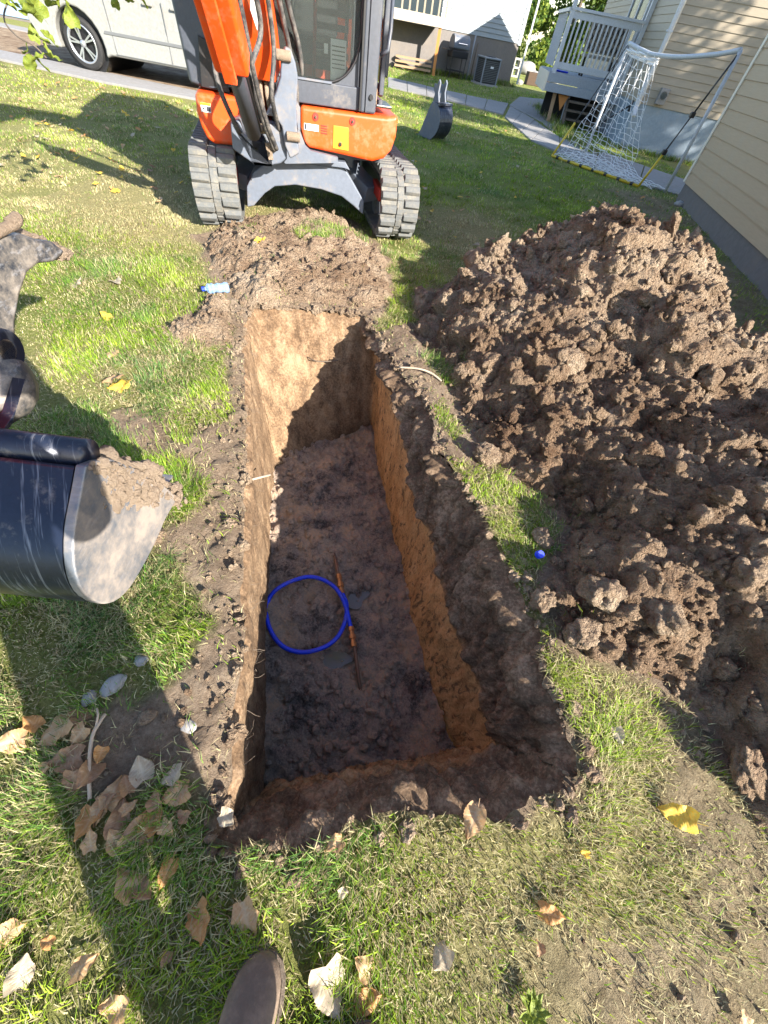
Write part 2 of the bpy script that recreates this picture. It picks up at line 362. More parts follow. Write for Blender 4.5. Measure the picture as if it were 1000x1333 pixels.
pile_poly = np.vstack([pile_poly, [(2.75, 2.6), (2.38, 3.05), (2.22, 3.55), (1.98, 4.05), (1.5, 4.35), (1.0, 4.3), (.45, 4.15)]])
def soilmask(x, y):
    n = fbm(v3(x, y), 5, 3, 40)*.10+fbm(v3(x, y), 22, 2, 41)*.04
    m = np.zeros(x.shape)
    for p, w in soil_polys: m = np.maximum(m, 1-sm(-.05, .06, sdf(p, x, y)+n))
    m = np.maximum(m, 1-sm(-.02, .12, sdf(pile_poly, x, y)+n))
    # worn patchy lawn in the near right corner and along the house
    m = np.maximum(m, sm(-.15, .35, fbm(v3(x, y), 3.3, 4, 44)+.25)*.75*sm(-.1, .5, x-.35)*(1-sm(.6, 1.2, y)))
    m = np.maximum(m, (1-sm(.1, .9, np.abs(x-3.35)+fbm(v3(x, y), 2, 3, 8)*.5))*(y > 1)*(1-sm(9, 9.6, y))*.8)
    return m
def drymask(x, y):
    n = fbm(v3(x, y), 1.3, 4, 50)
    m = np.maximum(sm(.1, -.35, n)*.35, .6*sm(-2.0, -3.2, x)*sm(3.2, 4.4, y)*(1-sm(9, 9.3, y))*np.clip(.8+n, 0, 1))
    m = np.maximum(m, (1-sm(.5, 1.4, np.hypot((x+3.2)/2.3, (y-4.3)/1.2)+n*.4)))       # straw-coloured lawn left of the tracks
    m = np.maximum(m, (1-sm(.3, 1.2, np.hypot((x-.2)/.9, (y-5.3)/1.1)+n*.3)))
    m = np.maximum(m, .8*(1-sm(.6, 1.3, np.hypot((x-1.2)/1.1, (y-.0)/.7)+n*.5)))
    m = np.maximum(m, .55*(1-sm(.2, .9, np.hypot((x+1.35)/.35, (y-.15)/.35)+n*.5)))
    return np.clip(m, 0, 1)

# ------------------------------------------------------------------ ground sheets
X0, X1, Y0, Y1 = -3.6, 4.0, -1.6, 6.0; ST = .019
nx = int((X1-X0)/ST)+1; ny = int((Y1-Y0)/ST)+1
gx, gy = np.meshgrid(np.linspace(X0, X1, nx), np.linspace(Y0, Y1, ny), indexing='ij'); gx = gx.ravel().copy(); gy = gy.ravel().copy()
sd = sdf(rimpoly, gx, gy)
near = np.abs(sd) < ST*.75
e = 1e-3
def rimgrad(x, y):
    a = (sdf(rimpoly, x+e, y)-sdf(rimpoly, x-e, y))/(2*e); b = (sdf(rimpoly, x, y+e)-sdf(rimpoly, x, y-e))/(2*e); return a, b
ga, gb_ = rimgrad(gx[near], gy[near]); gx[near] -= ga*sd[near]; gy[near] -= gb_*sd[near]
def groundz(x, y, fine=True):
    s = soilmask(x, y); edge = np.minimum.reduce([sm(0, .5, x-X0), sm(0, .5, X1-x), sm(0, .5, y-Y0), sm(0, .5, Y1-y)])
    z = fbm(v3(x, y), 1.4, 3, 60)*.012+fbm(v3(x, y), 7, 3, 61)*.010
    if fine: z = z+s*(clumps(v3(x, y), .07, 62)*.020+clumps(v3(x, y), .03, 65)*.010+fbm(v3(x, y), 40, 2, 68)*.004)
    else: z = z+s*.012
    s2 = sdf(rimpoly, x, y); z = z+(.0+.05*sm(1.9, 2.4, y))*sm(-.02, .07, s2)*(1-sm(.12, .4, s2))*sm(-.1, .25, x+(y-2.75)*.45+.33)*sm(.6, 1.2, y)*(1-sm(2.7, 3.1, y))
    # trodden ruts and heaved sod round the near left corner
    z = z+.03*(1-sm(.1, .35, np.hypot((x+.55)/.8, (y-.2)/.6)))*fbm(v3(x, y), 5, 3, 69)
    return z*edge
gz = groundz(gx, gy)
rl = 1-sm(0, .06, np.abs(sdf(rimpoly, gx, gy))); gz -= rl*.012
F = gridfaces(nx, ny)
cx = gx[F].mean(1); cy = gy[F].mean(1)
keep = np.ones(len(F), bool); nearf = (cx > -1.6) & (cx < 1.2) & (cy > -.6) & (cy < 3.2)
keep[nearf] = sdf(rimpoly, cx[nearf], cy[nearf]) > 0
F = F[keep]
me = arrmesh('lawn', np.column_stack([gx, gy, gz]), F, M['ground'], True, {'soil': soilmask(gx, gy), 'dry': drymask(gx, gy)})
kind(link('lawn', me, None), 'structure', 'patchy green and straw coloured lawn around the dug hole')
def farsheet(name, x0, x1, y0, y1, n):
    xs = np.linspace(x0, x1, n[0]); ys = np.linspace(y0, y1, n[1]); a, b = np.meshgrid(xs, ys, indexing='ij'); a = a.ravel(); b = b.ravel()
    me = arrmesh(name, np.column_stack([a, b, 0*a]), gridfaces(*n), M['ground'], True, {'soil': soilmask(a, b)*(np.abs(a) < 60), 'dry': drymask(a, b)})
    return kind(link(name, me, None), 'structure')
farsheet('ground', -400, X0, -400, 600, (60, 60)); farsheet('ground', X1, 400, -400, 600, (60, 60))
farsheet('ground', X0, X1, Y1, 30, (40, 120)); farsheet('ground', X0, X1, 30, 600, (10, 30)); farsheet('ground', X0, X1, -400, Y0, (10, 30))

# ------------------------------------------------------------------ trench walls
nd = 64
tt = np.linspace(0, 1, nd)
Top = RIM+nout*.012; Top[:, 2] = -.008
Lip = RIM-nout*.004; Lip[:, 2] = -.05
V = np.zeros((NP_, nd, 3))
for j, t in enumerate(tt):
    if t < .08: f = t/.08; V[:, j] = Top*(1-f)+Lip*f
    elif t < .5: f = (t-.08)/.42; V[:, j] = Lip*(1-f)+Mi*f
    else: f = (t-.5)/.5; q = B.copy(); q[:, 2] = ZF-.05; V[:, j] = Mi*(1-f)+q*f
V = np.concatenate([V, V[:1]], 0); nu = NP_+1
idx = np.r_[np.arange(NP_), 0]
Nn = -nout[idx][:, None, :]*np.ones((1, nd, 1)); flat = V.reshape(-1, 3); nf = Nn.reshape(-1, 3)
tf = np.tile(tt, nu); side = np.repeat(idx, nd)
isR = ((side >= NL+NN) & (side < NL+NN+NR)).astype(float); isF = (side >= NL+NN+NR).astype(float); isL = (side < NL).astype(float); isN = ((side >= NL) & (side < NL+NN)).astype(float)
rings = lambda a: smoothring(a.reshape(nu, nd), 6).ravel()
isR, isF, isL, isN = map(rings, (isR, isF, isL, isN))
zz = flat[:, 2]
brk = fbm(flat, 6, 3, 82)*.035
upper = sm(-.04, .04, zz-np.repeat(Mi[idx, 2], nd)+brk)       # dark crumbly topsoil above the break line
rough_ = isR*upper*1.3+isR*(1-upper)*.14+isN*.85+isF*.42+isL*.25
rough_ = np.maximum(rough_, sm(.16, .0, tf)*.8*(.25+.75*isR))
st = flat*np.array([1, 1, .35])
disp = isF*(fbm(flat*np.array([1, 1, .12]), 26, 3, 83)*.008+clumps(flat, .03, 84)*.006*(RNG.random()*.0+1))+rough_*(clumps(flat, .11, 71)*.045+clumps(flat, .045, 74)*.022+clumps(flat, .02, 77)*.009)+fbm(st, 16, 4, 80)*.009+fbm(flat, 3, 2, 81)*.018+(isR*upper+isN*.9)*fbm(flat, 8, 5, 85, .65)*.06+isR*(1-upper)*fbm(flat*np.array([1, 1, .25]), 30, 3, 86)*.010
disp = disp+(isR*upper+isF*.3+isN*.5)*(clumps(flat, .17, 89)-.4)*.05; disp *= sm(0, .09, tf)
flat = flat+nf*disp[:, None]+np.array([0, 0, 1])*(isN*.5*disp)[:, None]
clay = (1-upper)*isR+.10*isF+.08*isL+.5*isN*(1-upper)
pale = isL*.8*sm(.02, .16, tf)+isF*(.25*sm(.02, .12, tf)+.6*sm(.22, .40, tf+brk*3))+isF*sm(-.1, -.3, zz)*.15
mw = mat('trench_wall_soil', (.2, .15, .1), .92, spec=.2); g = NT(mw); co = g.coord('Object', (1, 1, .45))
n1 = g.noise(9, 7, .65, co); n2 = g.noise(70, 6, .75, g.coord()); n3 = g.noise(22, 5, .7, co, 1.2)
fa = g.math('ADD', g.math('MULTIPLY', n1, .5), g.math('MULTIPLY', n2, .5))
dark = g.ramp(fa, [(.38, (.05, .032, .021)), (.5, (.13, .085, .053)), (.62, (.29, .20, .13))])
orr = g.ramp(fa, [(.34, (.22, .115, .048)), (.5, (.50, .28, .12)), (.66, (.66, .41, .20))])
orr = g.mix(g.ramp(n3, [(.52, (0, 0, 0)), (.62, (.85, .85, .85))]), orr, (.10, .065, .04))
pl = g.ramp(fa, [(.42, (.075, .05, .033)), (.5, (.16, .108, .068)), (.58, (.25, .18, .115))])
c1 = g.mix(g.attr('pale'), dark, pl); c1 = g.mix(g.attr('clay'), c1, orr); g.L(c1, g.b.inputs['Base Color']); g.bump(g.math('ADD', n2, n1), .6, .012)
wattr = {'clay': clay, 'pale': pale}
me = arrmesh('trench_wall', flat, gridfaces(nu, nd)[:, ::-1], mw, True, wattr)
kind(link('trench_wall', me, None), 'structure', 'cut soil sides of the hole, smooth orange clay below dark topsoil')

# trench floor
Bf = B.copy(); nl = 220; nw = 120
left = resample(ring(LFT['b'], ZF), nl, True); right = resample(ring(RIG['b'], ZF)[::-1], nl, True)
near_ = resample(ring(NEA['b'], ZF), nw, True); far_ = resample(ring(FAR['b'], ZF)[::-1], nw, True)
uu, ww = np.meshgrid(np.linspace(0, 1, nl), np.linspace(-.03, 1.01, nw), indexing='ij')
FL = left[:, None, :]*(1-ww[..., None])+right[:, None, :]*ww[..., None]
uu = uu.ravel(); ww = ww.ravel(); fl = FL.reshape(-1, 3).copy()
fl[:, :2] += (uu-.5)[:, None]*(left[-1]-left[0])[None, :2]*.10
def floorz(x, y):
    p = v3(x, y); return fbm(p, 2.2, 3, 90)*.04+clumps(p, .16, 91)*.045+clumps(p, .07, 94)*.018+fbm(p, 12, 5, 97, .62)*.040+fbm(p, 45, 2, 99)*.006-.065
fl[:, 2] += floorz(fl[:, 0], fl[:, 1])
ed = np.minimum(np.minimum(ww, 1-ww)*.6, np.minimum(uu, 1-uu)*1.8); fl[:, 2] += (1-sm(0, .1, ed))*.015
cp = P(400, 800, ZF); pd = [P(418, 515+22, 0)]
for (pu, pv, rr_) in ((463, 775, .055), (432, 855, .06), (405, 775, .05)):
    q = P(pu, pv, ZF); dd_ = np.hypot(fl[:, 0]-q[0], fl[:, 1]-q[1]); fl[:, 2] = np.where(dd_ < rr_*2, np.minimum(fl[:, 2], ZF-.075*(1-sm(rr_*.5, rr_*1.5, dd_))+.05*sm(rr_*.9, rr_*2, dd_)+fbm(fl, 14, 3, 88)*.02), fl[:, 2])
me = arrmesh('trench_floor', fl, gridfaces(nl, nw), M['floor'], True)
kind(link('trench_floor', me, None), 'structure', 'damp dark lumpy soil at the bottom of the hole')
def fz(p): return ZF+float(floorz(np.array([p[0]]), np.array([p[1]]))[0])

# ------------------------------------------------------------------ clod library and stamping
def ico(sub):
    bm = bmesh.new(); bmesh.ops.create_icosphere(bm, subdivisions=sub, radius=1); v = np.array([p.co[:] for p in bm.verts]); f = np.array([[q.index for q in t.verts] for t in bm.faces]); bm.free(); return v, f
def clodshape(sub, s, amt=.35, lum=.5):
    v, f = ico(sub); r = 1+amt*1.35*fbm(v, 1.3, 4, s, .65)+(clumps(v, lum, s+5)-.3)*.34
    if sub >= 3: r = r+(clumps(v, lum*.42, s+8)-.3)*.13
    return v*r[:, None], f
CL = {k: [clodshape(k, 200+k*20+i, .55) for i in range(10)] for k in (1, 2, 3, 4)}
def stamp(items):      # (pos, size, sub)
    Vs = []; Fs = []; off = 0
    for pos, sz, sub in items:
        v, f = CL[sub][RNG.integers(10)]; q = RNG.normal(size=4); q /= np.linalg.norm(q); w, x, y, z = q
        R = np.array([[1-2*(y*y+z*z), 2*(x*y-z*w), 2*(x*z+y*w)], [2*(x*y+z*w), 1-2*(x*x+z*z), 2*(y*z-x*w)], [2*(x*z-y*w), 2*(y*z+x*w), 1-2*(x*x+y*y)]])
        s3 = sz*RNG.uniform(.5, 1.2, 3); Vs.append((v*s3)@R.T+pos); Fs.append(f+off); off += len(v)
    return np.vstack(Vs), np.vstack(Fs)

# ------------------------------------------------------------------ spoil pile
ctrl = [(830, 330, .70), (800, 300, .68), (750, 312, .58), (862, 312, .74), (900, 345, .72), (700, 360, .36), (700, 400, .36), (760, 400, .46), (860, 400, .54), (932, 390, .68), (930, 435, .52), (640, 370, .30), (800, 470, .30), (700, 470, .26), (620, 440, .22), (880, 470, .27), (960, 520, .42), (1000, 470, .52), (1030, 560, .5), (900, 560, .30), (780, 560, .28), (700, 560, .22), (650, 590, .14),
        (980, 640, .38), (900, 650, .34), (800, 650, .22), (740, 640, .12), (950, 740, .28), (870, 740, .30), (800, 740, .20), (760, 730, .12), (920, 820, .26), (840, 810, .24), (780, 810, .12), (1000, 820, .24), (960, 900, .20), (900, 880, .16), (1000, 950, .18), (1020, 1030, .10), (1100, 900, .25), (1100, 700, .4), (745, 800, .10)]
cp_ = np.array([P(u, v, z) for u, v, z in ctrl])
extra = []
for q in pile_poly: extra.append((q[0], q[1], .0))
cpa = np.vstack([cp_, np.array(extra)])
def pilez(x, y):
    num = np.zeros(x.shape); den = np.zeros(x.shape)
    for q in cpa:
        d2 = (x-q[0])**2+(y-q[1])**2; w = np.exp(-d2/(2*.17**2))+1e-4/(d2+.05); num += w*q[2]; den += w
    z = num/den; s = sdf(pile_poly, x, y)+fbm(v3(x, y), 6, 3, 120)*.05
    return z*sm(.02, -.30, s)+sm(.05, -.06, s)*.03-.03
xa, xb, ya, yb = pile_poly[:, 0].min()-.15, min(pile_poly[:, 0].max()+.15, 3.3), pile_poly[:, 1].min()-.15, pile_poly[:, 1].max()+.15
sp = .0085; a, b = np.meshgrid(np.arange(xa, xb, sp), np.arange(ya, yb, sp), indexing='ij'); shp = a.shape
x = a.ravel(); y = b.ravel(); z = pilez(x, y)+fbm(v3(x, y), 2.6, 3, 121)*.05*sm(.1, -.2, sdf(pile_poly, x, y))
Z = z.reshape(shp); gxz, gyz = np.gradient(Z, sp); N = np.column_stack([-gxz.ravel(), -gyz.ravel(), np.ones(x.size)]); N /= np.linalg.norm(N, axis=1)[:, None]
Pn = np.column_stack([x, y, z]); ins = sm(.06, -.10, sdf(pile_poly, x, y))
dsp = clumps(Pn, .27, 130)*.13+clumps(Pn, .12, 134)*.055+clumps(Pn, .05, 137)*.026+clumps(Pn, .023, 140)*.012+fbm(Pn, 9, 5, 143, .6)*.022-.055
Pn = Pn+N*(dsp*ins)[:, None]
fc = gridfaces(*shp); kf = Pn[fc][:, :, 2].max(1) > -.03; kf &= sdf(pile_poly, Pn[fc][:, :, 0].mean(1), Pn[fc][:, :, 1].mean(1)) < .1
fc = fc[kf]; used = np.unique(fc); remap = np.full(len(Pn), -1); remap[used] = np.arange(len(used))
def moist(p): return np.clip(sm(2.9, 1.7, p[:, 1]+fbm(p, 1.6, 4, 250)*1.3)*(1-.55*sm(.30, .50, p[:, 2]))+sm(.1, .5, fbm(p, 3.2, 3, 251))*.5, 0, 1)*.5
me = arrmesh('dirt_pile', Pn[used], remap[fc], M['pile'], True, {'moist': moist(Pn[used])})
pile = tag(link('dirt_pile', me, None), 'large brown heap of dug-up crumbly soil along the right side of the hole', 'dirt pile')
pts = Pn[used]; pn = N[used]
pts_ok = np.where(sdf(pile_poly, pts[:, 0], pts[:, 1]) < .0)[0]
items = []
for k in range(6500):
    i = pts_ok[RNG.integers(len(pts_ok))]; u = RNG.random(); sz = .004+.014*u**2.2+(.028*RNG.random() if RNG.random() < .05 else 0)
    items.append((pts[i]+pn[i]*sz*.35, sz, 1 if sz < .012 else (2 if sz < .03 else 3)))
for k in range(430):
    i = pts_ok[RNG.integers(len(pts_ok))]; sz = .016+.042*RNG.random()**2; items.append((pts[i]+pn[i]*sz*.35, sz, 3 if sz < .035 else 4))
V_, F_ = stamp(items)
lc = kind(link('crumbs', arrmesh('crumbs', V_, F_, M['pile'], True, {'moist': moist(V_)}), None, pile), 'stuff')
# big clods one could lift
clod_spots = [(740, 470, .34, .075, 'pale crumbly clod on the slope of the big dirt pile facing the hole'), (812, 470, .30, .05, 'rounded clod in the hollow below the top of the dirt pile'),
              (590, 440, .06, .055, 'light clod on the rim of the hole beside the bright grass tuft'), (632, 592, .05, .062, 'smooth squarish clod lying just above the strip of grass by the hole'),
              (708, 780, .05, .05, 'rounded clod at the foot of the pile below the blue cap'), (715, 690, .10, .045, 'small pale clod next to the grass strip'),
              (790, 770, .17, .075, 'big knobbly clod on the lower slope of the dirt pile'), (770, 820, .12, .06, 'craggy clod at the near foot of the dirt pile'),
              (890, 790, .26, .07, 'large sunlit clod at the middle right of the dirt pile'), (660, 330, .28, .04, 'clod at the far left shoulder of the dirt pile'),
              (556, 408, .03, .04, 'clod at the far right corner of the hole'), (915, 450, .42, .08, 'clod between the two humps of the dirt pile'),
              (770, 355, .62, .07, 'clod high on the sunlit hump of the dirt pile'), (590, 395, .06, .04, 'clod at the far foot of the dirt pile on the lawn side')]
for k, (u, v, z, s, lb) in enumerate(clod_spots):
    v_, f_ = clodshape(4, 300+k, .5, .4); o = link('dirt_clod', arrmesh('dirt_clod', v_*np.array([1, .85, .75])*s, f_, M['pile'], True), None)
    p = P(u, v, z); zz_ = float(pilez(np.array([p[0]]), np.array([p[1]]))[0]); zz_ = max(zz_, 0); o.location = (p[0], p[1], zz_+s*.55+.02); o.rotation_euler = (0, 0, k); tag(o, lb, 'clod')

# mound between trench and excavator
mnd = GP((262, 318), (300, 292), (350, 282), (410, 276), (452, 290), (480, 320), (505, 345), (515, 385), (492, 410), (440, 400), (380, 398), (330, 400), (300, 392), (285, 360))
def moundz(x, y):
    s = sdf(mnd, x, y)+fbm(v3(x, y), 3.5, 4, 150)*.16; return sm(.05, -.40, s)*.085+sm(.05, -.10, s)*.02-.022
def heap(name, poly, zf, sp, seed, mt, label, cat, crumbs, amp=1.):
    a, b = np.meshgrid(np.arange(poly[:, 0].min()-.1, poly[:, 0].max()+.1, sp), np.arange(poly[:, 1].min()-.1, poly[:, 1].max()+.1, sp), indexing='ij'); shp = a.shape
    x = a.ravel(); y = b.ravel(); s = sdf(poly, x, y); z = zf(x, y); p = np.column_stack([x, y, z])
    p[:, 2] += (clumps(p, .12, seed)*.05+clumps(p, .05, seed+3)*.03+clumps(p, .024, seed+6)*.013+fbm(p, 10, 4, seed+9, .6)*.04)*sm(.05, -.08, s)*amp
    fc = gridfaces(*shp); kf = (sdf(poly, x[fc].mean(1), y[fc].mean(1)) < .06) & (p[fc][:, :, 2].max(1) > -.015)
    inh = sdf(rimpoly, x[fc].mean(1), y[fc].mean(1)) > .0; kf &= inh
    fc = fc[kf]; used = np.unique(fc); rm = np.full(len(p), -1); rm[used] = np.arange(len(used))
    o = tag(link(name, arrmesh(name, p[used], rm[fc], mt, True), None), label, cat)
    q = p[used]; it = []
    for _ in range(crumbs):
        i = RNG.integers(len(q)); sz = .004+.018*RNG.random()**2.5; it.append((q[i]+np.array([0, 0, sz*.4]), sz, 1 if sz < .01 else 2))
    v_, f_ = stamp(it); kind(link('crumbs', arrmesh('crumbs', v_, f_, mt, False), None, o), 'stuff'); return o
heap('dirt_mound', mnd, moundz, .014, 160, M['pile'], 'low brown dirt mound between the far end of the hole and the excavator tracks', 'dirt mound', 900)
m2 = GP((212, 432), (250, 415), (272, 388), (300, 395), (306, 448), (260, 452), (225, 450))
heap('dirt_mound', m2, lambda x, y: sm(.03, -.12, sdf(m2, x, y))*.05-.01, .012, 170, M['pile'], 'small scatter of dug soil on the grass at the far left corner of the hole', 'dirt mound', 260, .7)

# crumbs on the soil around the hole and on its floor, joined
it = []
xs = RNG.uniform(-1.9, 1.5, 16000); ys = RNG.uniform(-.7, 3.2, 16000); smk = soilmask(xs, ys)*(sdf(rimpoly, xs, ys) > -.005); near_r = np.exp(-np.abs(sdf(rimpoly, xs, ys))/.12)
ok = RNG.random(16000) < smk*(.16+.5*near_r); zz_ = groundz(xs, ys)
for x_, y_, z_ in zip(xs[ok], ys[ok], zz_[ok]):
    sz = .003+.012*RNG.random()**2.6; it.append((np.array([x_, y_, z_+sz*.3]), sz, 1 if sz < .009 else 2))
v_, f_ = stamp(it); kind(link('soil_crumbs', arrmesh('soil_crumbs', v_, f_, M['pile'], False), None), 'stuff', 'loose soil crumbs scattered on the bare ground round the hole')
it = []
for _ in range(1500):
    i = RNG.integers(len(fl)); sz = .005+.022*RNG.random()**2.4; it.append((fl[i]+np.array([0, 0, sz*.3]), sz, 2 if sz > .01 else 1))
v_, f_ = stamp(it); kind(link('floor_crumbs', arrmesh('floor_crumbs', v_, f_, M['floor'], False), None), 'stuff', 'damp dark crumbs on the bottom of the hole')

# ------------------------------------------------------------------ grass
def blades(name, x, y, z, h, w, col, lean, segs=3, dirv=None):
    n = len(x); ang = RNG.uniform(0, 2*math.pi, n) if dirv is None else dirv
    dx, dy = np.cos(ang), np.sin(ang); px, py = -dy, dx; V = np.zeros((n, 2*(segs-1)+1, 3))
    cols = np.zeros(V.shape)
    for s in range(segs-1):
        t = s/(segs-.6); ln = lean*h*t**1.7; zz_ = z+h*np.sqrt(np.clip(1-(lean*.8)**2*t, .05, 1))*t*(1-.25*t*lean); ww_ = w*(1-t*.55)
        for q, sg in enumerate((-1, 1)):
            V[:, 2*s+q] = np.column_stack([x+dx*ln+px*ww_*sg/2, y+dy*ln+py*ww_*sg/2, zz_-.004*(s == 0)])
            cols[:, 2*s+q] = col
    t = 1.; V[:, -1] = np.column_stack([x+dx*lean*h, y+dy*lean*h, z+h*np.sqrt(np.clip(1-(lean*.8)**2, .05, 1))*(1-.25*lean)]); cols = cols[:, :V.shape[1]]; cols[:, -1] = col
    k = V.shape[1]; base = np.arange(n)*k; Fs = []
    for s in range(segs-1-1): Fs.append(np.column_stack([base+2*s, base+2*s+1, base+2*s+3])); Fs.append(np.column_stack([base+2*s, base+2*s+3, base+2*s+2]))
    if segs > 1: Fs.append(np.column_stack([base+2*(segs-2), base+2*(segs-2)+1, base+k-1]))
    return V.reshape(-1, 3), np.vstack(Fs), cols.reshape(-1, 3)
mgr = mat('grass_blades', (.1, .16, .03), .6, spec=.3); g = NT(mgr); g.L(g.attr('tint', 'Color'), g.b.inputs['Base Color'])
tr = g.n('ShaderNodeBsdfTranslucent'); ms = g.n('ShaderNodeMixShader'); ms.inputs[0].default_value = .32; g.L(g.attr('tint', 'Color'), tr.inputs[0])
out = mgr.node_tree.nodes['Material Output']; g.L(g.b.outputs[0], ms.inputs[1]); g.L(tr.outputs[0], ms.inputs[2]); g.L(ms.outputs[0], out.inputs[0]); M['grass'] = mgr
def tints(x, y, dry, n):
    r = RNG.random(n); green = np.array([.09, .22, .018]); lime = np.array([.36, .48, .035]); bluish = np.array([.17, .26, .12]); straw = np.array([.58, .52, .28]); brown = np.array([.30, .22, .12])
    nn = fbm(v3(x, y), 2.1, 3, 180)
    c = green+(lime-green)*np.clip(r*.9+nn*.8, 0, 1)[:, None]
    c = c+(bluish-c)*(np.clip(-nn*1.6, 0, .8)*RNG.random(n))[:, None]
    isdry = RNG.random(n) < np.clip(.15+dry*.75, 0, 1)
    c = np.where(isdry[:, None], straw+(brown-straw)*(RNG.random(n)**2)[:, None], c)
    return c*RNG.uniform(.5, 1.25, n)[:, None]
tufts = [(GP((0, 775), (100, 765), (200, 745), (240, 790), (225, 850), (170, 870), (110, 880), (60, 800)), .062), (GP((60, 455), (130, 440), (220, 440), (290, 462), (305, 550), (225, 562), (130, 515)), .05), (GP((95, 360), (180, 350), (262, 385), (262, 410), (180, 400), (110, 385)), .05), (GP((505, 400), (525, 378), (550, 375), (560, 415), (530, 425), (500, 418)), .085), (GP((545, 475), (575, 465), (612, 495), (606, 515), (575, 505)), .09), (GP((582, 600), (640, 615), (690, 660), (720, 715), (700, 745), (655, 735), (632, 690), (610, 650), (585, 640)), .05), (GP((556, 510), (575, 530), (600, 565), (590, 575), (565, 545)), .05),
         (GP((385, 322), (400, 308), (460, 312), (480, 300), (485, 318), (440, 330), (400, 335)), .09), (GP((310, 318), (335, 310), (345, 325), (320, 332)), .06), (GP((222, 660), (235, 630), (268, 625), (270, 650), (245, 675), (225, 680)), .07), (GP((690, 850), (730, 850), (800, 900), (860, 960), (880, 1010), (820, 1010), (770, 980), (735, 925)), .055)]
def grassmask(x, y):
    s = soilmask(x, y); m = 1-s*.97
    for p, h in tufts: m = np.maximum(m, 1-sm(-.02, .03, sdf(p, x, y)))
    m *= (sdf(rimpoly, x, y) > .005); return m
def ztop(x, y):
    z = groundz(x, y, False); z = np.maximum(z, pilez(x, y)*(sdf(pile_poly, x, y) < .0)); z = np.maximum(z, (moundz(x, y)+.02)*(sdf(mnd, x, y) < 0)); return z
allV = []; allF = []; allC = []; off = 0
THATCH = False
def lay(n, x0, x1, y0, y1, hm, wm, segs, clump=None, mult=1., excl=None):
    global off
    x = RNG.uniform(x0, x1, n); y = RNG.uniform(y0, y1, n)
    m = grassmask(x, y)
    cl = fbm(v3(x, y), 9, 2, 190); patch = fbm(v3(x, y), 2.6, 3, 191)
    m = m*np.clip(.62+cl*1.1+patch*.7, .08, 1)*mult
    if THATCH: m = np.clip(grassmask(x, y)*1.1+.10, 0, 1)*(sdf(rimpoly, x, y) > .0)*np.clip(.75+fbm(v3(x, y), 6, 3, 198)*1.4, .1, 1)
    m = m*np.where(sdf(pile_poly, x, y) < -.25, 0, 1)
    if excl is not None: m = m*excl(x, y)
    k = RNG.random(n) < m; x = x[k]; y = y[k]; n = len(x); dr = drymask(x, y)
    cl = cl[k]; h = hm*RNG.uniform(.45, 1.35, n)*(1+cl*.9)*(1-.45*dr)
    for p, hh in tufts: inp = sdf(p, x, y)+fbm(v3(x, y), 8, 3, 197)*.08 < .0; h = np.where(inp, hh*RNG.uniform(.5, 1.1, n), h); dr = np.where(inp, dr*.2, dr)
    lean = RNG.uniform(.25, 1.15, n); ln_ang = fbm(v3(x, y), 1.8, 2, 195)*7+RNG.normal(0, .9, n)
    if THATCH: dr = np.full(n, 1.3); lean = RNG.uniform(1.05, 1.22, n); ln_ang = RNG.uniform(0, 6.3, n)
    V, F, C = blades('g', x, y, ztop(x, y), h, wm*RNG.uniform(.6, 1.3, n), tints(x, y, dr, n), lean, segs, ln_ang)
    allV.append(V); allF.append(F+off); allC.append(C); off += len(V)
THATCH = True
lay(95000, -1.9, 2.0, -.9, 1.3, .030, .0030, 3)
lay(75000, -3.2, 1.4, 1.2, 4.3, .028, .0040, 3)
THATCH = False
lay(250000, -1.9, 2.0, -.9, 1.3, .042, .0028, 3)
lay(190000, -3.0, 1.2, 1.2, 4.2, .038, .0036, 3, excl=lambda x, y: sm(-.2, .1, x+y*.9+.4))
lay(70000, -6.0, -3.0, 1.6, 4.15, .036, .0042, 3)
lay(2600, -.9, .8, 1.4, 3.4, .05, .003, 4)
me = arrmesh('lawn_grass', np.vstack(allV), np.vstack(allF), M['grass'], False, {'tint': np.vstack(allC)}); kind(link('lawn_grass', me, None), 'stuff', 'short green and straw coloured grass blades near the hole')
allV = []; allF = []; allC = []; off = 0
WALKS = []
walk_poly = np.vstack([GP((515, 104), (662, 137), (673, 127), (735, 133), (745, 150)), GP((700, 158), (722, 178), (810, 208), (905, 240), (905, 258), (800, 228), (700, 190), (655, 152), (515, 117))])
def exw(x, y): return (sdf(walk_poly, x, y) > .03)*((y < 9.2) | (x > -4.5))
lay(190000, -9.0, 4.0, 4.1, 7.5, .036, .0055, 3, excl=exw)
lay(130000, -9.5, 5.0, 7.4, 14.5, .040, .010, 3, excl=exw)
lay(60000, -9, 8.0, 14.4, 26, .05, .018, 3, excl=exw)
me = arrmesh('lawn_grass', np.vstack(allV), np.vstack(allF), M['grass'], False, {'tint': np.vstack(allC)}); kind(link('far_lawn_grass', me, None), 'stuff', 'short grass of the yard behind the excavator')
#PART2
def curve(pts, m=8):
    pts = [np.array(p, float) for p in pts]; pts = [2*pts[0]-pts[1]]+pts+[2*pts[-1]-pts[-2]]; o = []
    for i in range(1, len(pts)-2):
        for t in np.linspace(0, 1, m, endpoint=False):
            a, b, c, d = pts[i-1:i+3]; o.append(.5*((2*b)+(-a+c)*t+(2*a-5*b+4*c-d)*t*t+(-a+3*b-3*c+d)*t**3))
    return o+[pts[-2]]
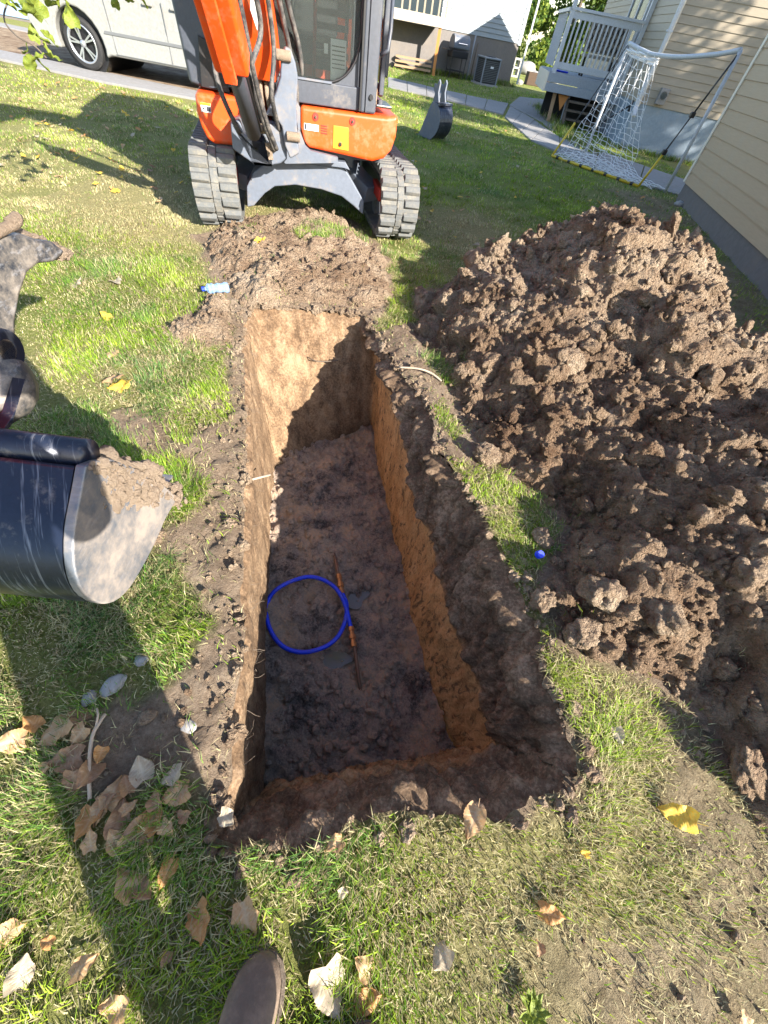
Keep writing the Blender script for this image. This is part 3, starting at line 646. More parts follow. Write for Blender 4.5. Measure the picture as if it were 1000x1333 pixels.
# ------------------------------------------------------------------ paths and hard ground
def slab(name, poly, z, mt, label, thick=.06, joints=None):
    mb = MB(); mb.prism([(p[0], p[1], z-thick) for p in poly], (0, 0, thick)); return kind(mb.build(name, mt, bevel=.006), 'structure', label)
def walkstrip(name, top, bot, n, label):     # poured panels between joints
    tp = resample(np.array([P(u, v) for u, v in top]), n+1, True); bt = resample(np.array([P(u, v) for u, v in bot]), n+1, True)
    root = kind(empty(name), 'structure', label)
    for k in range(n):
        g_ = .012; a, b = tp[k], tp[k+1]; c, d = bt[k+1], bt[k]; a2 = a+(b-a)*g_; b2 = b-(b-a)*g_; d2 = d+(c-d)*g_; c2 = c-(c-d)*g_
        mb = MB(); mb.prism([(p[0], p[1], -.06) for p in (a2, b2, c2, d2)], (0, 0, .085+.004*(k % 2))); mb.build('paving_slab', M['walk'], root, bevel=.008)
    return root
walkstrip('sidewalk', [(505, 101), (590, 121), (662, 136)], [(505, 114), (590, 133), (655, 150)], 6, 'narrow pale concrete walk running behind the excavator')
walkstrip('path', [(664, 139), (700, 160), (722, 178), (810, 208), (905, 240)], [(657, 153), (690, 183), (720, 196), (800, 230), (905, 262)], 7, 'pale concrete path leading past the goal to the houses')
slab('patio', GP((676, 127), (735, 133), (727, 152), (720, 172), (703, 158), (663, 138)), .028, M['walk'], 'grey concrete pad beside the deck steps')
dp = [(-13, 9.35), (-8.46, 9.45), (-6.4, 9.3), (-4.9, 9.45), (-2.5, 9.7), (-2.5, 10.25), (-6, 10.2), (-13, 10.4)]
slab('driveway', dp, .03, M['walk'], 'concrete strip under the parked van')
slab('gravel', [(-15, 10.4), (-2.2, 10.3), (-2.2, 13.2), (-15, 13.4)], .012, M['pile'], 'bare gravelly soil behind the van')
slab('driveway', [(-16, 13.4), (-2.2, 13.2), (-2.2, 13.8), (-16, 14.0)], .03, M['walk'], 'second pinkish concrete strip in front of the blue house')

# ------------------------------------------------------------------ houses
def boards(root, a, b, z0, z1, pitch, mt, n, thick=.020, lo=None):   # lapped siding boards from a to b (world xy), n = outward normal
    a = np.array([*a, 0.]); b = np.array([*b, 0.]); n = np.array([*n, 0.]); z = z0; k = 0; first = None
    while z < z1-.02:
        if first is None:
            L = b-a
            prof = [(.004, 0), (thick, .004), (.006, pitch+.012), (0, pitch+.012)]
            pts = [a+n*o+np.array([0, 0, h_]) for o, h_ in prof]
            mb = MB(); mb.prism(pts, L); first = mb.build('siding_board', mt, root); first.location = (0, 0, z)
        else:
            o = first.copy(); COL.objects.link(o); o.parent = root; o.location = (0, 0, z)
        z += pitch; k += 1
# near right house (tan)
NC = np.array([3.97, 9.3]); NF_ = np.array([3.42, 1.9]); dn = (NC-NF_)/np.linalg.norm(NC-NF_); nn_ = np.array([-dn[1], dn[0]])
hR = tag(empty('tan_house'), 'tan lap-sided house wall on a low concrete footing at the right edge', 'house')
mb = MB(); back = -nn_
def hp(p, off, z): return (p[0]+nn_[0]*off, p[1]+nn_[1]*off, z)
mb.prism([hp(NC, 0, -.4), hp(NF_, 0, -.4), hp(NF_, -5, -.4), hp(NC, -5, -.4)], (0, 0, .40+.26)); mb.build('foundation', M['foundation'], hR)
mb = MB(); mb.prism([hp(NC, -.03, .26), hp(NF_, -.03, .26), hp(NF_, -5, .26), hp(NC, -5, .26)], (0, 0, 2.2)); mb.build('wall', M['tan'], hR)
mid = NF_+(NC-NF_)*.57
mb = MB(); mb.prism([hp(mid, -.03, 2.46), hp(NF_, -.03, 2.46), hp(NF_, -5, 2.46), hp(mid, -5, 2.46)], (0, 0, 1.2)); mb.build('upper_wall', M['tan'], hR)
boards(hR, NC, NF_, .24, 2.44, .150, M['tan'], nn_)
boards(hR, mid, NF_, 2.5, 3.6, .150, M['tan'], nn_)
mb = MB(); c0 = hp(NC+dn*.03, .0, 1.36); mb.box((c0[0], c0[1], 1.35), (.07, .07, 2.2)); mb.build('corner_board', M['corner'], hR, bevel=.004)
mb = MB(); mb.prism([hp(NC+dn*.15, .12, 2.47), hp(mid, .12, 2.47), hp(mid, -5, 2.47), hp(NC+dn*.15, -5, 2.47)], (0, 0, .14)); mb.prism([hp(mid+dn*.1, .15, 3.66), hp(NF_-dn*.15, .15, 3.66), hp(NF_-dn*.15, -5, 3.66), hp(mid+dn*.1, -5, 3.66)], (0, 0, .14)); mb.build('roof', M['trim'], hR)

# middle house (beige) with downspout, blue foundation, back door wall and deck
A0 = P(805, 192)[:2]; A1 = A0+(P(898, 214)[:2]-A0)*2.6; dA = (A1-A0)/np.linalg.norm(A1-A0); nA = np.array([dA[1], -dA[0]])
BK = A0+np.array([.05, 9.0])        # the wall running away from the corner
hM = tag(empty('beige_house'), 'beige lap-sided house with pale blue foundation and white downspout behind the goal', 'house')
def q3(p, z): return (p[0], p[1], z)
mb = MB(); mb.prism([q3(A0, -.4), q3(A1, -.4), q3(A1-nA*9, -.4), q3(BK, -.4)], (0, 0, .4+.8)); mb.build('foundation', M['bluefound'], hM)
ins_ = .025
mb = MB(); mb.prism([q3(A0+dA*ins_-nA*ins_, .8), q3(A1-nA*ins_, .8), q3(A1-nA*9, .8), q3(BK+dA*ins_, .8)], (0, 0, 3.0)); mb.build('wall', M['beige'], hM)
boards(hM, A0, A1, .80, 3.75, .122, M['beige'], nA)
boards(hM, BK, A0, .80, 3.75, .122, M['beige'], (-1, 0))
mb = MB(); mb.box((A0[0], A0[1], 1.8), (.09, .09, 2.1)); mb.build('corner_board', M['corner'], hM)
# roof slab with an eave
mb = MB(); mb.prism([q3(A0+nA*.3-dA*.3, 3.82), q3(A1+nA*.3, 3.82), q3(A1-nA*9.3, 3.82), q3(BK-nA*.3-dA*.3, 3.82)], (0, 0, .15)); mb.build('roof', M['trim'], hM)
ds = tag(empty('downspout'), 'white metal downspout on the corner of the beige house', 'downspout')
w0 = A0+nA*.09-dA*.02
mb = MB(); mb.beam((w0[0], w0[1], .72), (w0[0], w0[1], 2.85), .085, .065); mb.build('pipe', M['white'], ds, bevel=.006)
for z in (.95, 1.9): mb = MB(); mb.box((w0[0], w0[1]-.0, z), (.12, .10, .03)); mb.build('bracket', M['white'], ds)
w1 = A0+nA*.28+dA*.02
mb = MB(); mb.beam((w0[0], w0[1], .75), (w1[0], w1[1], .60), .08, .06); mb.build('elbow', M['white'], ds, bevel=.006)
mt_ = tag(empty('electric_meter'), 'pale utility box mounted low on the beige siding next to the downspout', 'utility box')
p = A0+dA*.45+nA*.07; mb = MB(); mb.box((p[0], p[1], .98), (.20, .12, .26)); mb.build('case', M['walk'], mt_, bevel=.01)
mb = MB(); mb.lathe((p[0], p[1]-.05, 1.0), (p[0], p[1]-.11, 1.0), [(0, .07), (1, .06)], 14); mb.build('dial', M['glass'], mt_)
# door frame pieces at the back wall
for t_, wz in ((.62, .10), (.80, .14)):
    pass
sd_ = tag(empty('glass_door'), 'sliding glass door with pale frame behind the deck railing', 'door')
for k in range(3):
    a = A0+np.array([-.03, 2.6+k*.95]); mb = MB(); mb.box((a[0], a[1], 1.85), (.08, .08, 2.0)); mb.build('frame', M['white'], sd_, bevel=.004)
for k in range(2):
    a = A0+np.array([-.03, 3.08+k*.95]); mb = MB(); mb.beam((a[0], a[1], .95), (a[0], a[1], 2.8), .02, .84, (0, 1, 0)); mb.build('pane', M['glass'], sd_)

# deck with railing
dk = tag(empty('deck'), 'grey and white raised wooden deck with picket railing at the beige house', 'deck')
DY = 16.4; dx0 = 2.02; dx1 = 4.07; dz0, dz1 = .58, .95
# the deck's near face follows the picture: from its left corner to the house
for k, (za, zb) in enumerate(((.60, .765), (.775, .94))):
    mb = MB(); mb.box(((dx0+dx1+.5)/2, DY, (za+zb)/2), (dx1+.5-dx0, .04, zb-za)); mb.build('fascia_board', M['greydeck'], dk, bevel=.004)
mb = MB(); mb.box((dx0-.02, DY+1.2, .77), (.04, 2.44, .36)); mb.build('side_fascia', M['corner'], dk)
for k in range(16):
    mb = MB(); mb.box(((dx0+dx1+.4)/2, DY+.10+k*.15, .955), (dx1+.4-dx0, .142, .03)); mb.build('floor_board', M['greydeck'], dk)
for x_, h_ in ((dx0+.12, 2.35), (dx1-.08, 2.35)):
    mb = MB(); mb.box((x_, DY+.06, (.62+h_)/2+.17), (.10, .10, h_-.62)); mb.build('post', M['white'], dk, bevel=.004)
for z, hh in ((1.09, .12), (1.93, .12)):
    mb = MB(); mb.box(((dx0+dx1)/2, DY+.06, z), (dx1-dx0-.3, .05, hh)); mb.build('rail', M['white'], dk, bevel=.004)
mb = MB(); mb.box(((dx0+dx1)/2, DY+.06, 2.02), (dx1-dx0-.14, .13, .05)); mb.build('handrail', M['white'], dk, bevel=.004)
bal = None
for k in range(14):
    x_ = dx0+.27+k*(dx1-dx0-.50)/13
    if bal is None: mb = MB(); mb.box((0, DY+.06, 1.51), (.042, .035, .72)); bal = mb.build('baluster', M['white'], dk); bal.location = (x_, 0, 0)
    else: o = bal.copy(); COL.objects.link(o); o.parent = dk; o.location = (x_, 0, 0)
for k in range(8):
    mb = MB(); mb.box((dx0+.06, DY+.35+k*.25, 1.5), (.035, .042, .9)); mb.build('baluster', M['white'], dk)
mb = MB(); mb.box((dx0+.06, DY+1.2, 2.0), (.08, 2.3, .06)); mb.build('handrail', M['white'], dk)
for (x_, y_) in ((dx0+.35, DY+.2), (dx0+.75, DY+.25), (dx1-.1, DY+.3)):
    mb = MB(); mb.beam((x_+.06, y_, -.02), (x_, y_, .60), .09, .09); mb.build('leg', M['wood'] if x_ < 2.5 else M['greydeck'], dk)
mb = MB(); mb.prism([(dx0+.45, DY+.12, .58), (dx0+.75, DY+.12, .58), (dx0+.62, DY+.12, .28)], (0, .04, 0)); mb.build('gusset', M['wood_orange'], dk)
for k in range(3):
    mb = MB(); mb.box((dx0+1.25, DY+.05-k*.0, .16+.17*k), (.95, .26, .04)); o = mb.build('step', M['bark'], dk); o.location = (.0, .0, 0)
for x_ in (dx0+.78, dx0+1.72): mb = MB(); mb.beam((x_, DY-.15, .0), (x_, DY+.4, .6), .05, .2); mb.build('stringer', M['bark'], dk)
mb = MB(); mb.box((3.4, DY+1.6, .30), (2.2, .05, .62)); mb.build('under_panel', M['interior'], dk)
# patterned chair back and bench seen through the pickets
bn = tag(empty('patio_chair'), 'pale patio chair with black crossed pattern back standing on the deck', 'chair')
mb = MB()
for k in range(6):
    for j in range(3):
        x_ = 2.95+k*.15; z_ = 1.5+j*.16
        mb.beam((x_-.055, DY+.72, z_-.07), (x_+.055, DY+.72, z_+.07), .018, .014, (0, 1, 0)); mb.beam((x_-.055, DY+.735, z_+.07), (x_+.055, DY+.735, z_-.07), .018, .014, (0, 1, 0))
mb.build('lattice', M['blackpole'], bn)
mb = MB(); mb.box((3.32, DY+.78, 1.66), (1.0, .04, .52)); mb.build('backrest', M['beige'], bn, bevel=.01)
mb = MB(); mb.box((3.32, DY+.55, 1.34), (1.0, .45, .06)); mb.build('seat', M['beige'], bn, bevel=.01)
for k in (-.38, .38):
    for j in (-.18, .2): mb = MB(); mb.box((3.32+k, DY+.55+j, 1.14), (.05, .05, .34)); mb.build('leg', M['blackpole'], bn)
bg = tag(MB().box((2.36, DY+.25, .99), (.36, .2, .035)).build('plastic_bag', M['pipe'], bevel=.015), 'flattened blue and white bag on the deck edge below the railing', 'bag')
# far house (pale siding, concrete base)
F0 = P(545, 93)[:2]; F1 = P(662, 112)[:2]; dF = (F1-F0)/np.linalg.norm(F1-F0); nF_ = np.array([dF[1], -dF[0]]); F00 = F0-dF*6
hB = tag(empty('pale_house'), 'pale lap-sided house with grey concrete base at the back of the yard', 'house')
mb = MB(); mb.prism([q3(F00, -.4), q3(F1, -.4), q3(F1-nF_*8, -.4), q3(F00-nF_*8, -.4)], (0, 0, .4+1.24)); mb.build('foundation', M['foundation'], hB)
mb = MB(); mb.prism([q3(F0+dF*.7-nF_*.03, 1.24), q3(F1-nF_*.03-dF*.03, 1.24), q3(F1-nF_*8-dF*.03, 1.24), q3(F0+dF*.7-nF_*8, 1.24)], (0, 0, 2.6)); mb.build('wall', M['pale'], hB)
W0 = F0+dF*.65
def fb(z0, z1): boards(hB, W0, F1, z0, z1, .135, M['pale'], nF_, .034)
fb(1.24, 2.18); fb(2.48, 3.8)
boards(hB, F1, F1-nF_*8, 1.24, 3.8, .135, M['pale'], dF, .034)
mb = MB(); a = W0+nF_*.004; b = F1+nF_*.004; mb.prism([q3(a, 2.19), q3(b, 2.19), q3(b, 2.47), q3(a, 2.47)], (-nF_[0]*.02, -nF_[1]*.02, 0)); wr = mb.build('house_wrap', M['sticker'], hB)
mwp = MB(); mtx = MB()
for k in range(3):       # faded printed lettering on the exposed wrap: too blurred to read, built as short strokes
    for j in range(9):
        s_ = .25+k*1.25+j*.085; p = W0+dF*s_+nF_*.008; hgt = .05+.03*((j*7+k*3) % 4)/4
        if s_ < np.linalg.norm(F1-W0)-.12: mwp.box((p[0], p[1], 2.27+hgt/2), (.045, .004, hgt))
        p = W0+dF*(s_+.05)+nF_*.008
        if s_+.05 < np.linalg.norm(F1-W0)-.12: mtx.box((p[0], p[1], 2.39), (.06, .004, .02))
mwp.build('print', mat('blue_print', (.08, .2, .5), .6), wr); mtx.build('print', mat('red_print', (.6, .35, .35), .6), wr)
mb = MB(); mb.box((F1[0]+nF_[0]*.0, F1[1]+nF_[1]*.02, 2.5), (.13, .13, 2.6)); mb.build('corner_board', M['white'], hB, bevel=.004)
mb = MB(); mb.prism([q3(F00+nF_*.4, 3.85), q3(F1+nF_*.4+dF*.4, 3.85), q3(F1-nF_*8+dF*.4, 3.85), q3(F00-nF_*8, 3.85)], (0, 0, .15)); mb.build('roof', M['trim'], hB)
ds2 = tag(empty('downspout'), 'white downspout at the corner of the pale far house', 'downspout')
p = F1+dF*.35+nF_*.1; mb = MB(); mb.beam((p[0], p[1], .1), (p[0], p[1], 3.85), .09, .07); mb.build('pipe', M['white'], ds2, bevel=.006)
mb = MB(); mb.box((p[0], p[1], 1.3), (.14, .12, .05)); mb.build('bracket', M['white'], ds2)
# small porch on the far house, left of the siding
pc = tag(empty('porch'), 'small porch with orange timber post beside the excavator door at the far house', 'porch')
p = F0+dF*.32+nF_*.9; mb = MB(); mb.box((p[0], p[1], .62), (.11, .11, 1.28)); mb.build('post', M['wood_orange'], pc)
c = F0-dF*.9+nF_*.5; mb = MB(); mb.prism([q3(F0-dF*3+nF_*.02, 1.26), q3(F0+dF*.5+nF_*.02, 1.26), q3(F0+dF*.5+nF_*1.0, 1.26), q3(F0-dF*3+nF_*1.0, 1.26)], (0, 0, .26)); mb.build('platform', M['beige'], pc)
for k in range(7):
    p = F0+dF*(.45-k*.3)+nF_*.95; mb = MB(); mb.box((p[0], p[1], 1.95), (.06, .06, .9)); mb.build('baluster', M['beige'], pc)
mb = MB(); mb.beam((*(F0+dF*.5+nF_*.95), 2.4), (*(F0-dF*3+nF_*.95), 2.4), .09, .07); mb.build('handrail', M['beige'], pc)

# grill, air conditioner, odds and ends
gp = F0+dF*1.45+nF_*.5
gr_ = tag(empty('barbecue_grill', (gp[0], gp[1], 0), math.atan2(dF[1], dF[0])), 'closed barbecue grill on legs standing against the far concrete base', 'grill')
mb = MB(); prof = [(-.0, .80), (-.27, .82), (-.29, .95), (-.22, 1.12), (-.08, 1.2), (.1, 1.18), (.24, 1.05), (.27, .82)]
mb.prism([(-.36, y_, z_) for y_, z_ in prof], (.72, 0, 0)); mb.build('lid', M['grey'], gr_, bevel=.03)
mb = MB(); mb.box((0, 0, .68), (.74, .52, .2)); mb.build('firebox', M['black'], gr_, bevel=.02)
mb = MB(); mb.tube([(-.2, -.28, .98), (-.2, -.34, .97), (.2, -.34, .97), (.2, -.28, .98)], .012, 6); mb.build('handle', M['chrome'], gr_)
for sx in (-1, 1):
    for sy in (-1, 1): mb = MB(); mb.beam((sx*.32, sy*.2, 0), (sx*.34, sy*.22, .6), .035, .035); mb.build('leg', M['blackpole'], gr_)
mb = MB(); mb.box((-.52, 0, .76), (.26, .42, .03)); mb.build('side_shelf', M['black'], gr_)
mb = MB(); mb.box((0, 0, .22), (.64, .4, .02)); mb.build('bottom_shelf', M['blackpole'], gr_)
def post(u, v, top, r, mt, lb, nm='stake'):
    w_ = F0+dF*u+nF_*v; p = np.array([w_[0], w_[1], 0]); mb = MB(); mb.tube([(p[0], p[1], -.03), (p[0]+.02, p[1], top*.5), (p[0]+.05, p[1], top)], r, 7); return tag(mb.build(nm, mt, None, True), lb, 'stake')
post(2.15, .3, 1.25, .03, M['acgrey'], 'grey metal stake leaning on the far concrete base beside the grill')
post(2.35, .25, 1.05, .03, M['bark'], 'dark wooden stake between the grill and the air conditioner')
ap = P(630, 111)[:2]; acw = .74
ac = tag(empty('air_conditioner', (ap[0], ap[1]+.2, 0), math.atan2(dF[1], dF[0])), 'dark boxy air conditioner on a small slab at the corner of the far house', 'air conditioner')
mb = MB(); mb.box((0, 0, .03), (.86, .86, .06)); mb.build('base_slab', M['concrete'], ac)
mb = MB(); mb.box((0, 0, .40), (.68, .68, .66)); mb.build('core', M['acdark'], ac)
for k in range(13):
    mb = MB(); mb.box((0, 0, .12+k*.046), (.715, .715, .018)); mb.build('louvre', M['trim'], ac)
for sx in (-1, 1):
    for sy in (-1, 1): mb = MB(); mb.box((sx*.35, sy*.35, .40), (.045, .045, .68)); mb.build('corner_post', M['acgrey'], ac)
mb = MB(); mb.box((0, 0, .755), (.77, .77, .05)); mb.build('top', M['acgrey'], ac, bevel=.015)
mb = MB(); mb.lathe((0, 0, .78), (0, 0, .81), [(0, .3), (1, .26)], 20); mb.build('fan_guard', M['acdark'], ac)
mb = MB(); mb.box((.02, -.362, .52), (.14, .008, .06)); mb.build('badge', M['sticker'], ac)
# cinder block, rocks, box
cbp = P(668, 100); cb = tag(empty('cinder_block', (cbp[0], cbp[1], 0), .3), 'grey hollow concrete block standing at the corner of the far house', 'concrete block')
mb = MB()
for z in (.04, .36, .68): mb.box((0, 0, z), (.42, .36, .08))
for x_ in (-.17, .17): mb.box((x_, 0, .36), (.08, .36, .56))
mb.build('shell', M['concrete'], cb, bevel=.008)
rks = [(683, 92, .55, 'big pale rock beside the grey hollow block'), (695, 98, .30, 'tan rock in the heap behind the lawn'), (708, 92, .28, 'flat rock at the back of the rock heap'), (676, 105, .16, 'small pale stone at the foot of the far house corner'), (722, 103, .30, 'boulder beside the deck corner'), (729, 120, .24, 'rounded pale boulder under the deck corner'), (724, 113, .16, 'small stone beside the boulder under the deck'), (716, 98, .22, 'brown rock right of the brown box')]
for k, (u, v, s_, lb) in enumerate(rks):
    p = P(u, v+5); vv, ff = clodshape(3, 400+k, .25, 1.2); o = link('rock', arrmesh('rock', vv*np.array([1, .8, .62])*s_, ff, M['rock'], True), None); o.location = (p[0], p[1], s_*.4); tag(o, lb, 'rock')
for k, (u, v, s_, lb) in enumerate([(905, 345, .07, 'pale stone against the footing of the tan house'), (920, 352, .05, 'small flat stone next to the tan house footing, nearer stone'), (884, 268, .08, 'grey stone at the far corner of the tan house'), (938, 372, .05, 'dusty stone between fallen leaves by the tan footing')]):
    p = P(u, v); vv, ff = clodshape(3, 430+k, .25, 1.2); o = link('rock', arrmesh('rock', vv*np.array([1, .8, .6])*s_, ff, M['rock'], True), None); o.location = (p[0], p[1], s_*.3); tag(o, lb, 'rock')
bp_ = P(697, 112); bx = tag(MB().box((0, 0, .22), (1.15, .5, .44)).build('wooden_box', mat('box_brown', (.06, .035, .02), .8), bevel=.02), 'dark brown low box lying in front of the rock heap', 'box'); bx.location = (bp_[0], bp_[1], 0); bx.rotation_euler = (0, 0, .2)
pb = P(537, 92); 
for k in range(3): o = tag(MB().beam((-.7, .1*k, .1+.12*k), (.8, .05+.1*k, .12+.12*k), .16, .06).build('plank', M['wood']), ['lowest grey plank in the little stack by the far house porch', 'middle plank of the little stack by the porch', 'top plank of the little stack by the porch'][k], 'plank'); o.location = (pb[0], pb[1]-.6, 0)

# left house sliver and roof
hL = tag(empty('blue_house'), 'blue lap-sided house wall behind the van at the upper left', 'house')
L0_ = np.array([-19.5, 14.6]); L1_ = np.array([-9.2, 15.6]); dL = (L1_-L0_)/np.linalg.norm(L1_-L0_); nL_ = np.array([dL[1], -dL[0]])
mb = MB(); mb.prism([q3(L0_, -.3), q3(L1_, -.3), q3(L1_-nL_*6, -.3), q3(L0_-nL_*6, -.3)], (0, 0, .34)); mb.build('foundation', M['foundation'], hL)
mb = MB(); mb.prism([q3(L0_-nL_*.03, .04), q3(L1_-nL_*.03, .04), q3(L1_-nL_*6, .04), q3(L0_-nL_*6, .04)], (0, 0, 2.9)); mb.build('wall', M['bluesid'], hL)
boards(hL, L0_, L1_, .05, 2.9, .24, M['bluesid'], nL_)
mb = MB(); mb.prism([q3(L0_+nL_*.3, 2.95), q3(L1_+nL_*.3, 2.95), q3(L1_-nL_*6, 2.95), q3(L0_-nL_*6, 2.95)], (0, 0, .15)); mb.build('roof', M['trim'], hL)

# ------------------------------------------------------------------ soccer goal
sg = tag(empty('soccer_goal'), 'white soccer goal with drooping net and yellow ground frame beside the tan house', 'goal')
pn_ = P(865, 251); pf_ = P(760, 203); tn = PY(966, 64, pn_[1]); tf_ = PY(819, 56, pf_[1])
fl_ = P(718, 205); fr_ = P(830, 245)
tn[2] = 1.66; tf_[2] = 1.62
def tb(a, b, r, nm, mt, n=10): return MB().tube([a, b], r, n).build(nm, mt, sg, True)
pp_n = np.cross(pn_-pf_, (0, 0, 1)); CB = curve([PP(u, v, pf_, pp_n) for u, v in ((819, 56), (836, 65), (852, 71), (885, 74), (930, 71), (965, 65))], 6); tn = CB[-1]; tf_ = CB[0]; MB().tube(CB, .03, 10).build('crossbar', M['white'], sg, True)
tb(pn_, tn, .028, 'post', M['white']); tb(pf_, tf_, .028, 'post', M['white'])
def cbt(t): k = t*(len(CB)-1); i = min(int(k), len(CB)-2); return CB[i]*(1-k+i)+CB[i+1]*(k-i)
for q in (.05, .3, .55, .8): pass
tb(fl_+[0, 0, .03], fr_+[0, 0, .03], .022, 'ground_bar', M['yellow']); 
e1 = fr_+(tn-fr_)*.30; e2 = fr_+(tn-fr_)*.58
tb(fr_+[0, 0, .03], e1, .02, 'stay', M['yellow']); tb(e1, e2, .011, 'stay', M['blackpole']); tb(e2, tn, .013, 'stay', M['blackpole'])
g1 = fl_+(tf_-fl_)*.32; tb(fl_+[0, 0, .03], g1, .02, 'stay', M['yellow']); tb(g1, g1+(tf_-g1)*.42, .012, 'stay', M['blackpole']); tb(g1+(tf_-g1)*.42, tf_, .008, 'stay', M['blackpole'])
for k in range(7):
    c = fl_+(fr_-fl_)*(k+.5)/7; d = (fr_-fl_)/np.linalg.norm(fr_-fl_); MB().tube([c+[0, 0, .03]-d*.03, c+[0, 0, .03]+d*.03], .026, 8).build('strap', M['blackpole'], sg)
for c in (e1, e2): MB().box(c, (.07, .07, .07)).build('joint', M['blackpole'], sg, bevel=.01)
# net: slack sheet, bunched to the far post
nu_, nv_ = 17, 26
NG = np.zeros((nu_, nv_, 3))
for i in range(nu_):
    for j in range(nv_):
        s_, t_ = i/(nu_-1), j/(nv_-1)
        sl_ = s_**1.0
        top = cbt(sl_*.42); mid_ = (pf_*.45+fl_*.55)+(fr_-fl_)*sl_*.75+np.array([0, 0, .0]); bot = fl_+(pn_*.5+fr_*.5-fl_)*sl_
        mid_ = mid_+np.array([0, 0, .34-.2*sl_]); 
        if t_ < .62: f = t_/.62; p = top*(1-f)**1.3+mid_*(1-(1-f)**1.3); p = p+(mid_-top)*0
        else: f = (t_-.62)/.38; bb = bot+np.array([0, 0, .03]); p = mid_*(1-f)+bb*f; p[2] = mid_[2]*(1-f)**2.2+.03
        p = p+np.array([math.sin(i*1.9+j*.8)*.03, math.cos(i*1.3+j*1.1)*.03, math.sin(i*2.3+j*1.7)*.015]); p[2] = max(p[2], .02); NG[i, j] = p
mb = MB()
for i in range(nu_): mb.tube(NG[i], .0036, 4, caps=False)
for j in range(nv_): mb.tube(NG[:, j], .0036, 4, caps=False)
# net lying on the ground between the bar and the posts
GG = np.zeros((20, 9, 3))
for i in range(20):
    for j in range(9):
        s_, t_ = i/19, j/8; a = fl_+(fr_-fl_)*s_; b = pf_+(pn_-pf_)*s_; p = a*(1-t_)+b*t_; GG[i, j] = p+np.array([math.sin(i*1.7+j)*.04, math.cos(i+j*2.1)*.04, .045+.03*math.sin(i*2.2+j*1.3)**2])
for i in range(20): mb.tube(GG[i], .0034, 4, caps=False)
for j in range(9): mb.tube(GG[:, j], .0034, 4, caps=False)
kind(mb.build('net', M['net'], sg, recalc=False), 'stuff')
mb = MB()
for k in range(5): a = tf_+np.array([0, 0, .0]); mb.tube([cbt(t_)+np.array([math.sin(k*2+t_*20)*.03, .02*math.cos(k+t_*14), -.03-.02*k]) for t_ in np.linspace(0, .45, 12)], .012, 5)
mb.build('net_binding', M['net'], sg)
rk = tag(empty('garden_rake'), 'black handled tool leaning behind the goal net against the house', 'tool')
a = PY(660, 0, 14.2); a = P(770, 185); MB().tube([(3.15, 14.6, .05), (3.6, 14.75, .42), (3.95, 14.6, .72)], .018, 6).build('handle', M['blackpole'], rk, True)
MB().box((3.98, 14.6, .72), (.05, .05, .2)).build('head', M['blackpole'], rk)

# ------------------------------------------------------------------ second bucket on the lawn
sb = P(566, 182); B2 = tag(empty('spare_bucket', (sb[0]-.12, sb[1], 0), math.radians(52)), 'spare digging bucket standing upright on the lawn with two hooked ears', 'excavator bucket')
def arc(c, r, a0, a1, n): return [(c[0]+r*math.cos(math.radians(a)), c[1]+r*math.sin(math.radians(a))) for a in np.linspace(a0, a1, n)]
prof = [(-.27, 0), (-.05, .42)]+[(.0, .50)]+[(.12, .50)]+arc((.02, .26), .26, 60, -40, 9)+[(.1, .0)]
for x_, nm in ((-.06, 0), (.30, 1)):
    mb = MB(); mb.prism([(y_*.0+x_+.0, 0, 0) for _ in range(0)] or [(x_, -p_[0]*.9-.0, p_[1]) for p_ in prof], (.022, 0, 0)); mb.build('side_plate', M['grey'] if nm == 0 else M['bucket'], B2, bevel=.004)
mb = MB(); ap_ = arc((.02, .26), .26, 75, -60, 14); 
for (a, b) in zip(ap_[:-1], ap_[1:]): mb.prism([(-.06, -a[0]*.9, a[1]), (-.06, -b[0]*.9, b[1]), (-.06, -b[0]*.9+.0, b[1]-.016 if 0 else b[1]), (-.06, -a[0]*.86, a[1])], (.38, 0, 0))
mb.v = []; mb.f = []
for (a, b) in zip(ap_[:-1], ap_[1:]): mb.add([(-.05, -a[0]*.9, a[1]), (.31, -a[0]*.9, a[1]), (.31, -b[0]*.9, b[1]), (-.05, -b[0]*.9, b[1]), (-.05, -a[0]*.82, a[1]*.97), (.31, -a[0]*.82, a[1]*.97), (.31, -b[0]*.82, b[1]*.97), (-.05, -b[0]*.82, b[1]*.97)], [(0, 1, 2, 3), (7, 6, 5, 4), (0, 4, 5, 1), (3, 2, 6, 7), (0, 3, 7, 4), (1, 5, 6, 2)])
mb.build('shell', M['bucket'], B2)
for x_ in (.02, .20):
    ear = [(0, .46), (.02, .60), (-.03, .66), (-.02, .72), (.03, .70), (.08, .78), (.11, .74), (.10, .62), (.16, .48)]
    mb = MB(); mb.prism([(x_, -p_[0]+.06, p_[1]) for p_ in ear], (.035, 0, 0)); mb.build('ear', M['grey'], B2, bevel=.004)
for k in range(3): mb = MB(); mb.beam((.0+k*.13, .22, .03), (.0+k*.13, .34, -.02), .05, .03); mb.build('tooth', M['grey'], B2)
mb = MB(); mb.box((.13, -.12, .49), (.36, .14, .03)); mb.build('top_plate', M['bucket'], B2)

# ------------------------------------------------------------------ van
VY = math.radians(5); va = tag(empty('parked_van', (-7.1, 10.02, .03), VY), 'silver white minivan with ten-spoke wheels parked beyond the lawn', 'van')
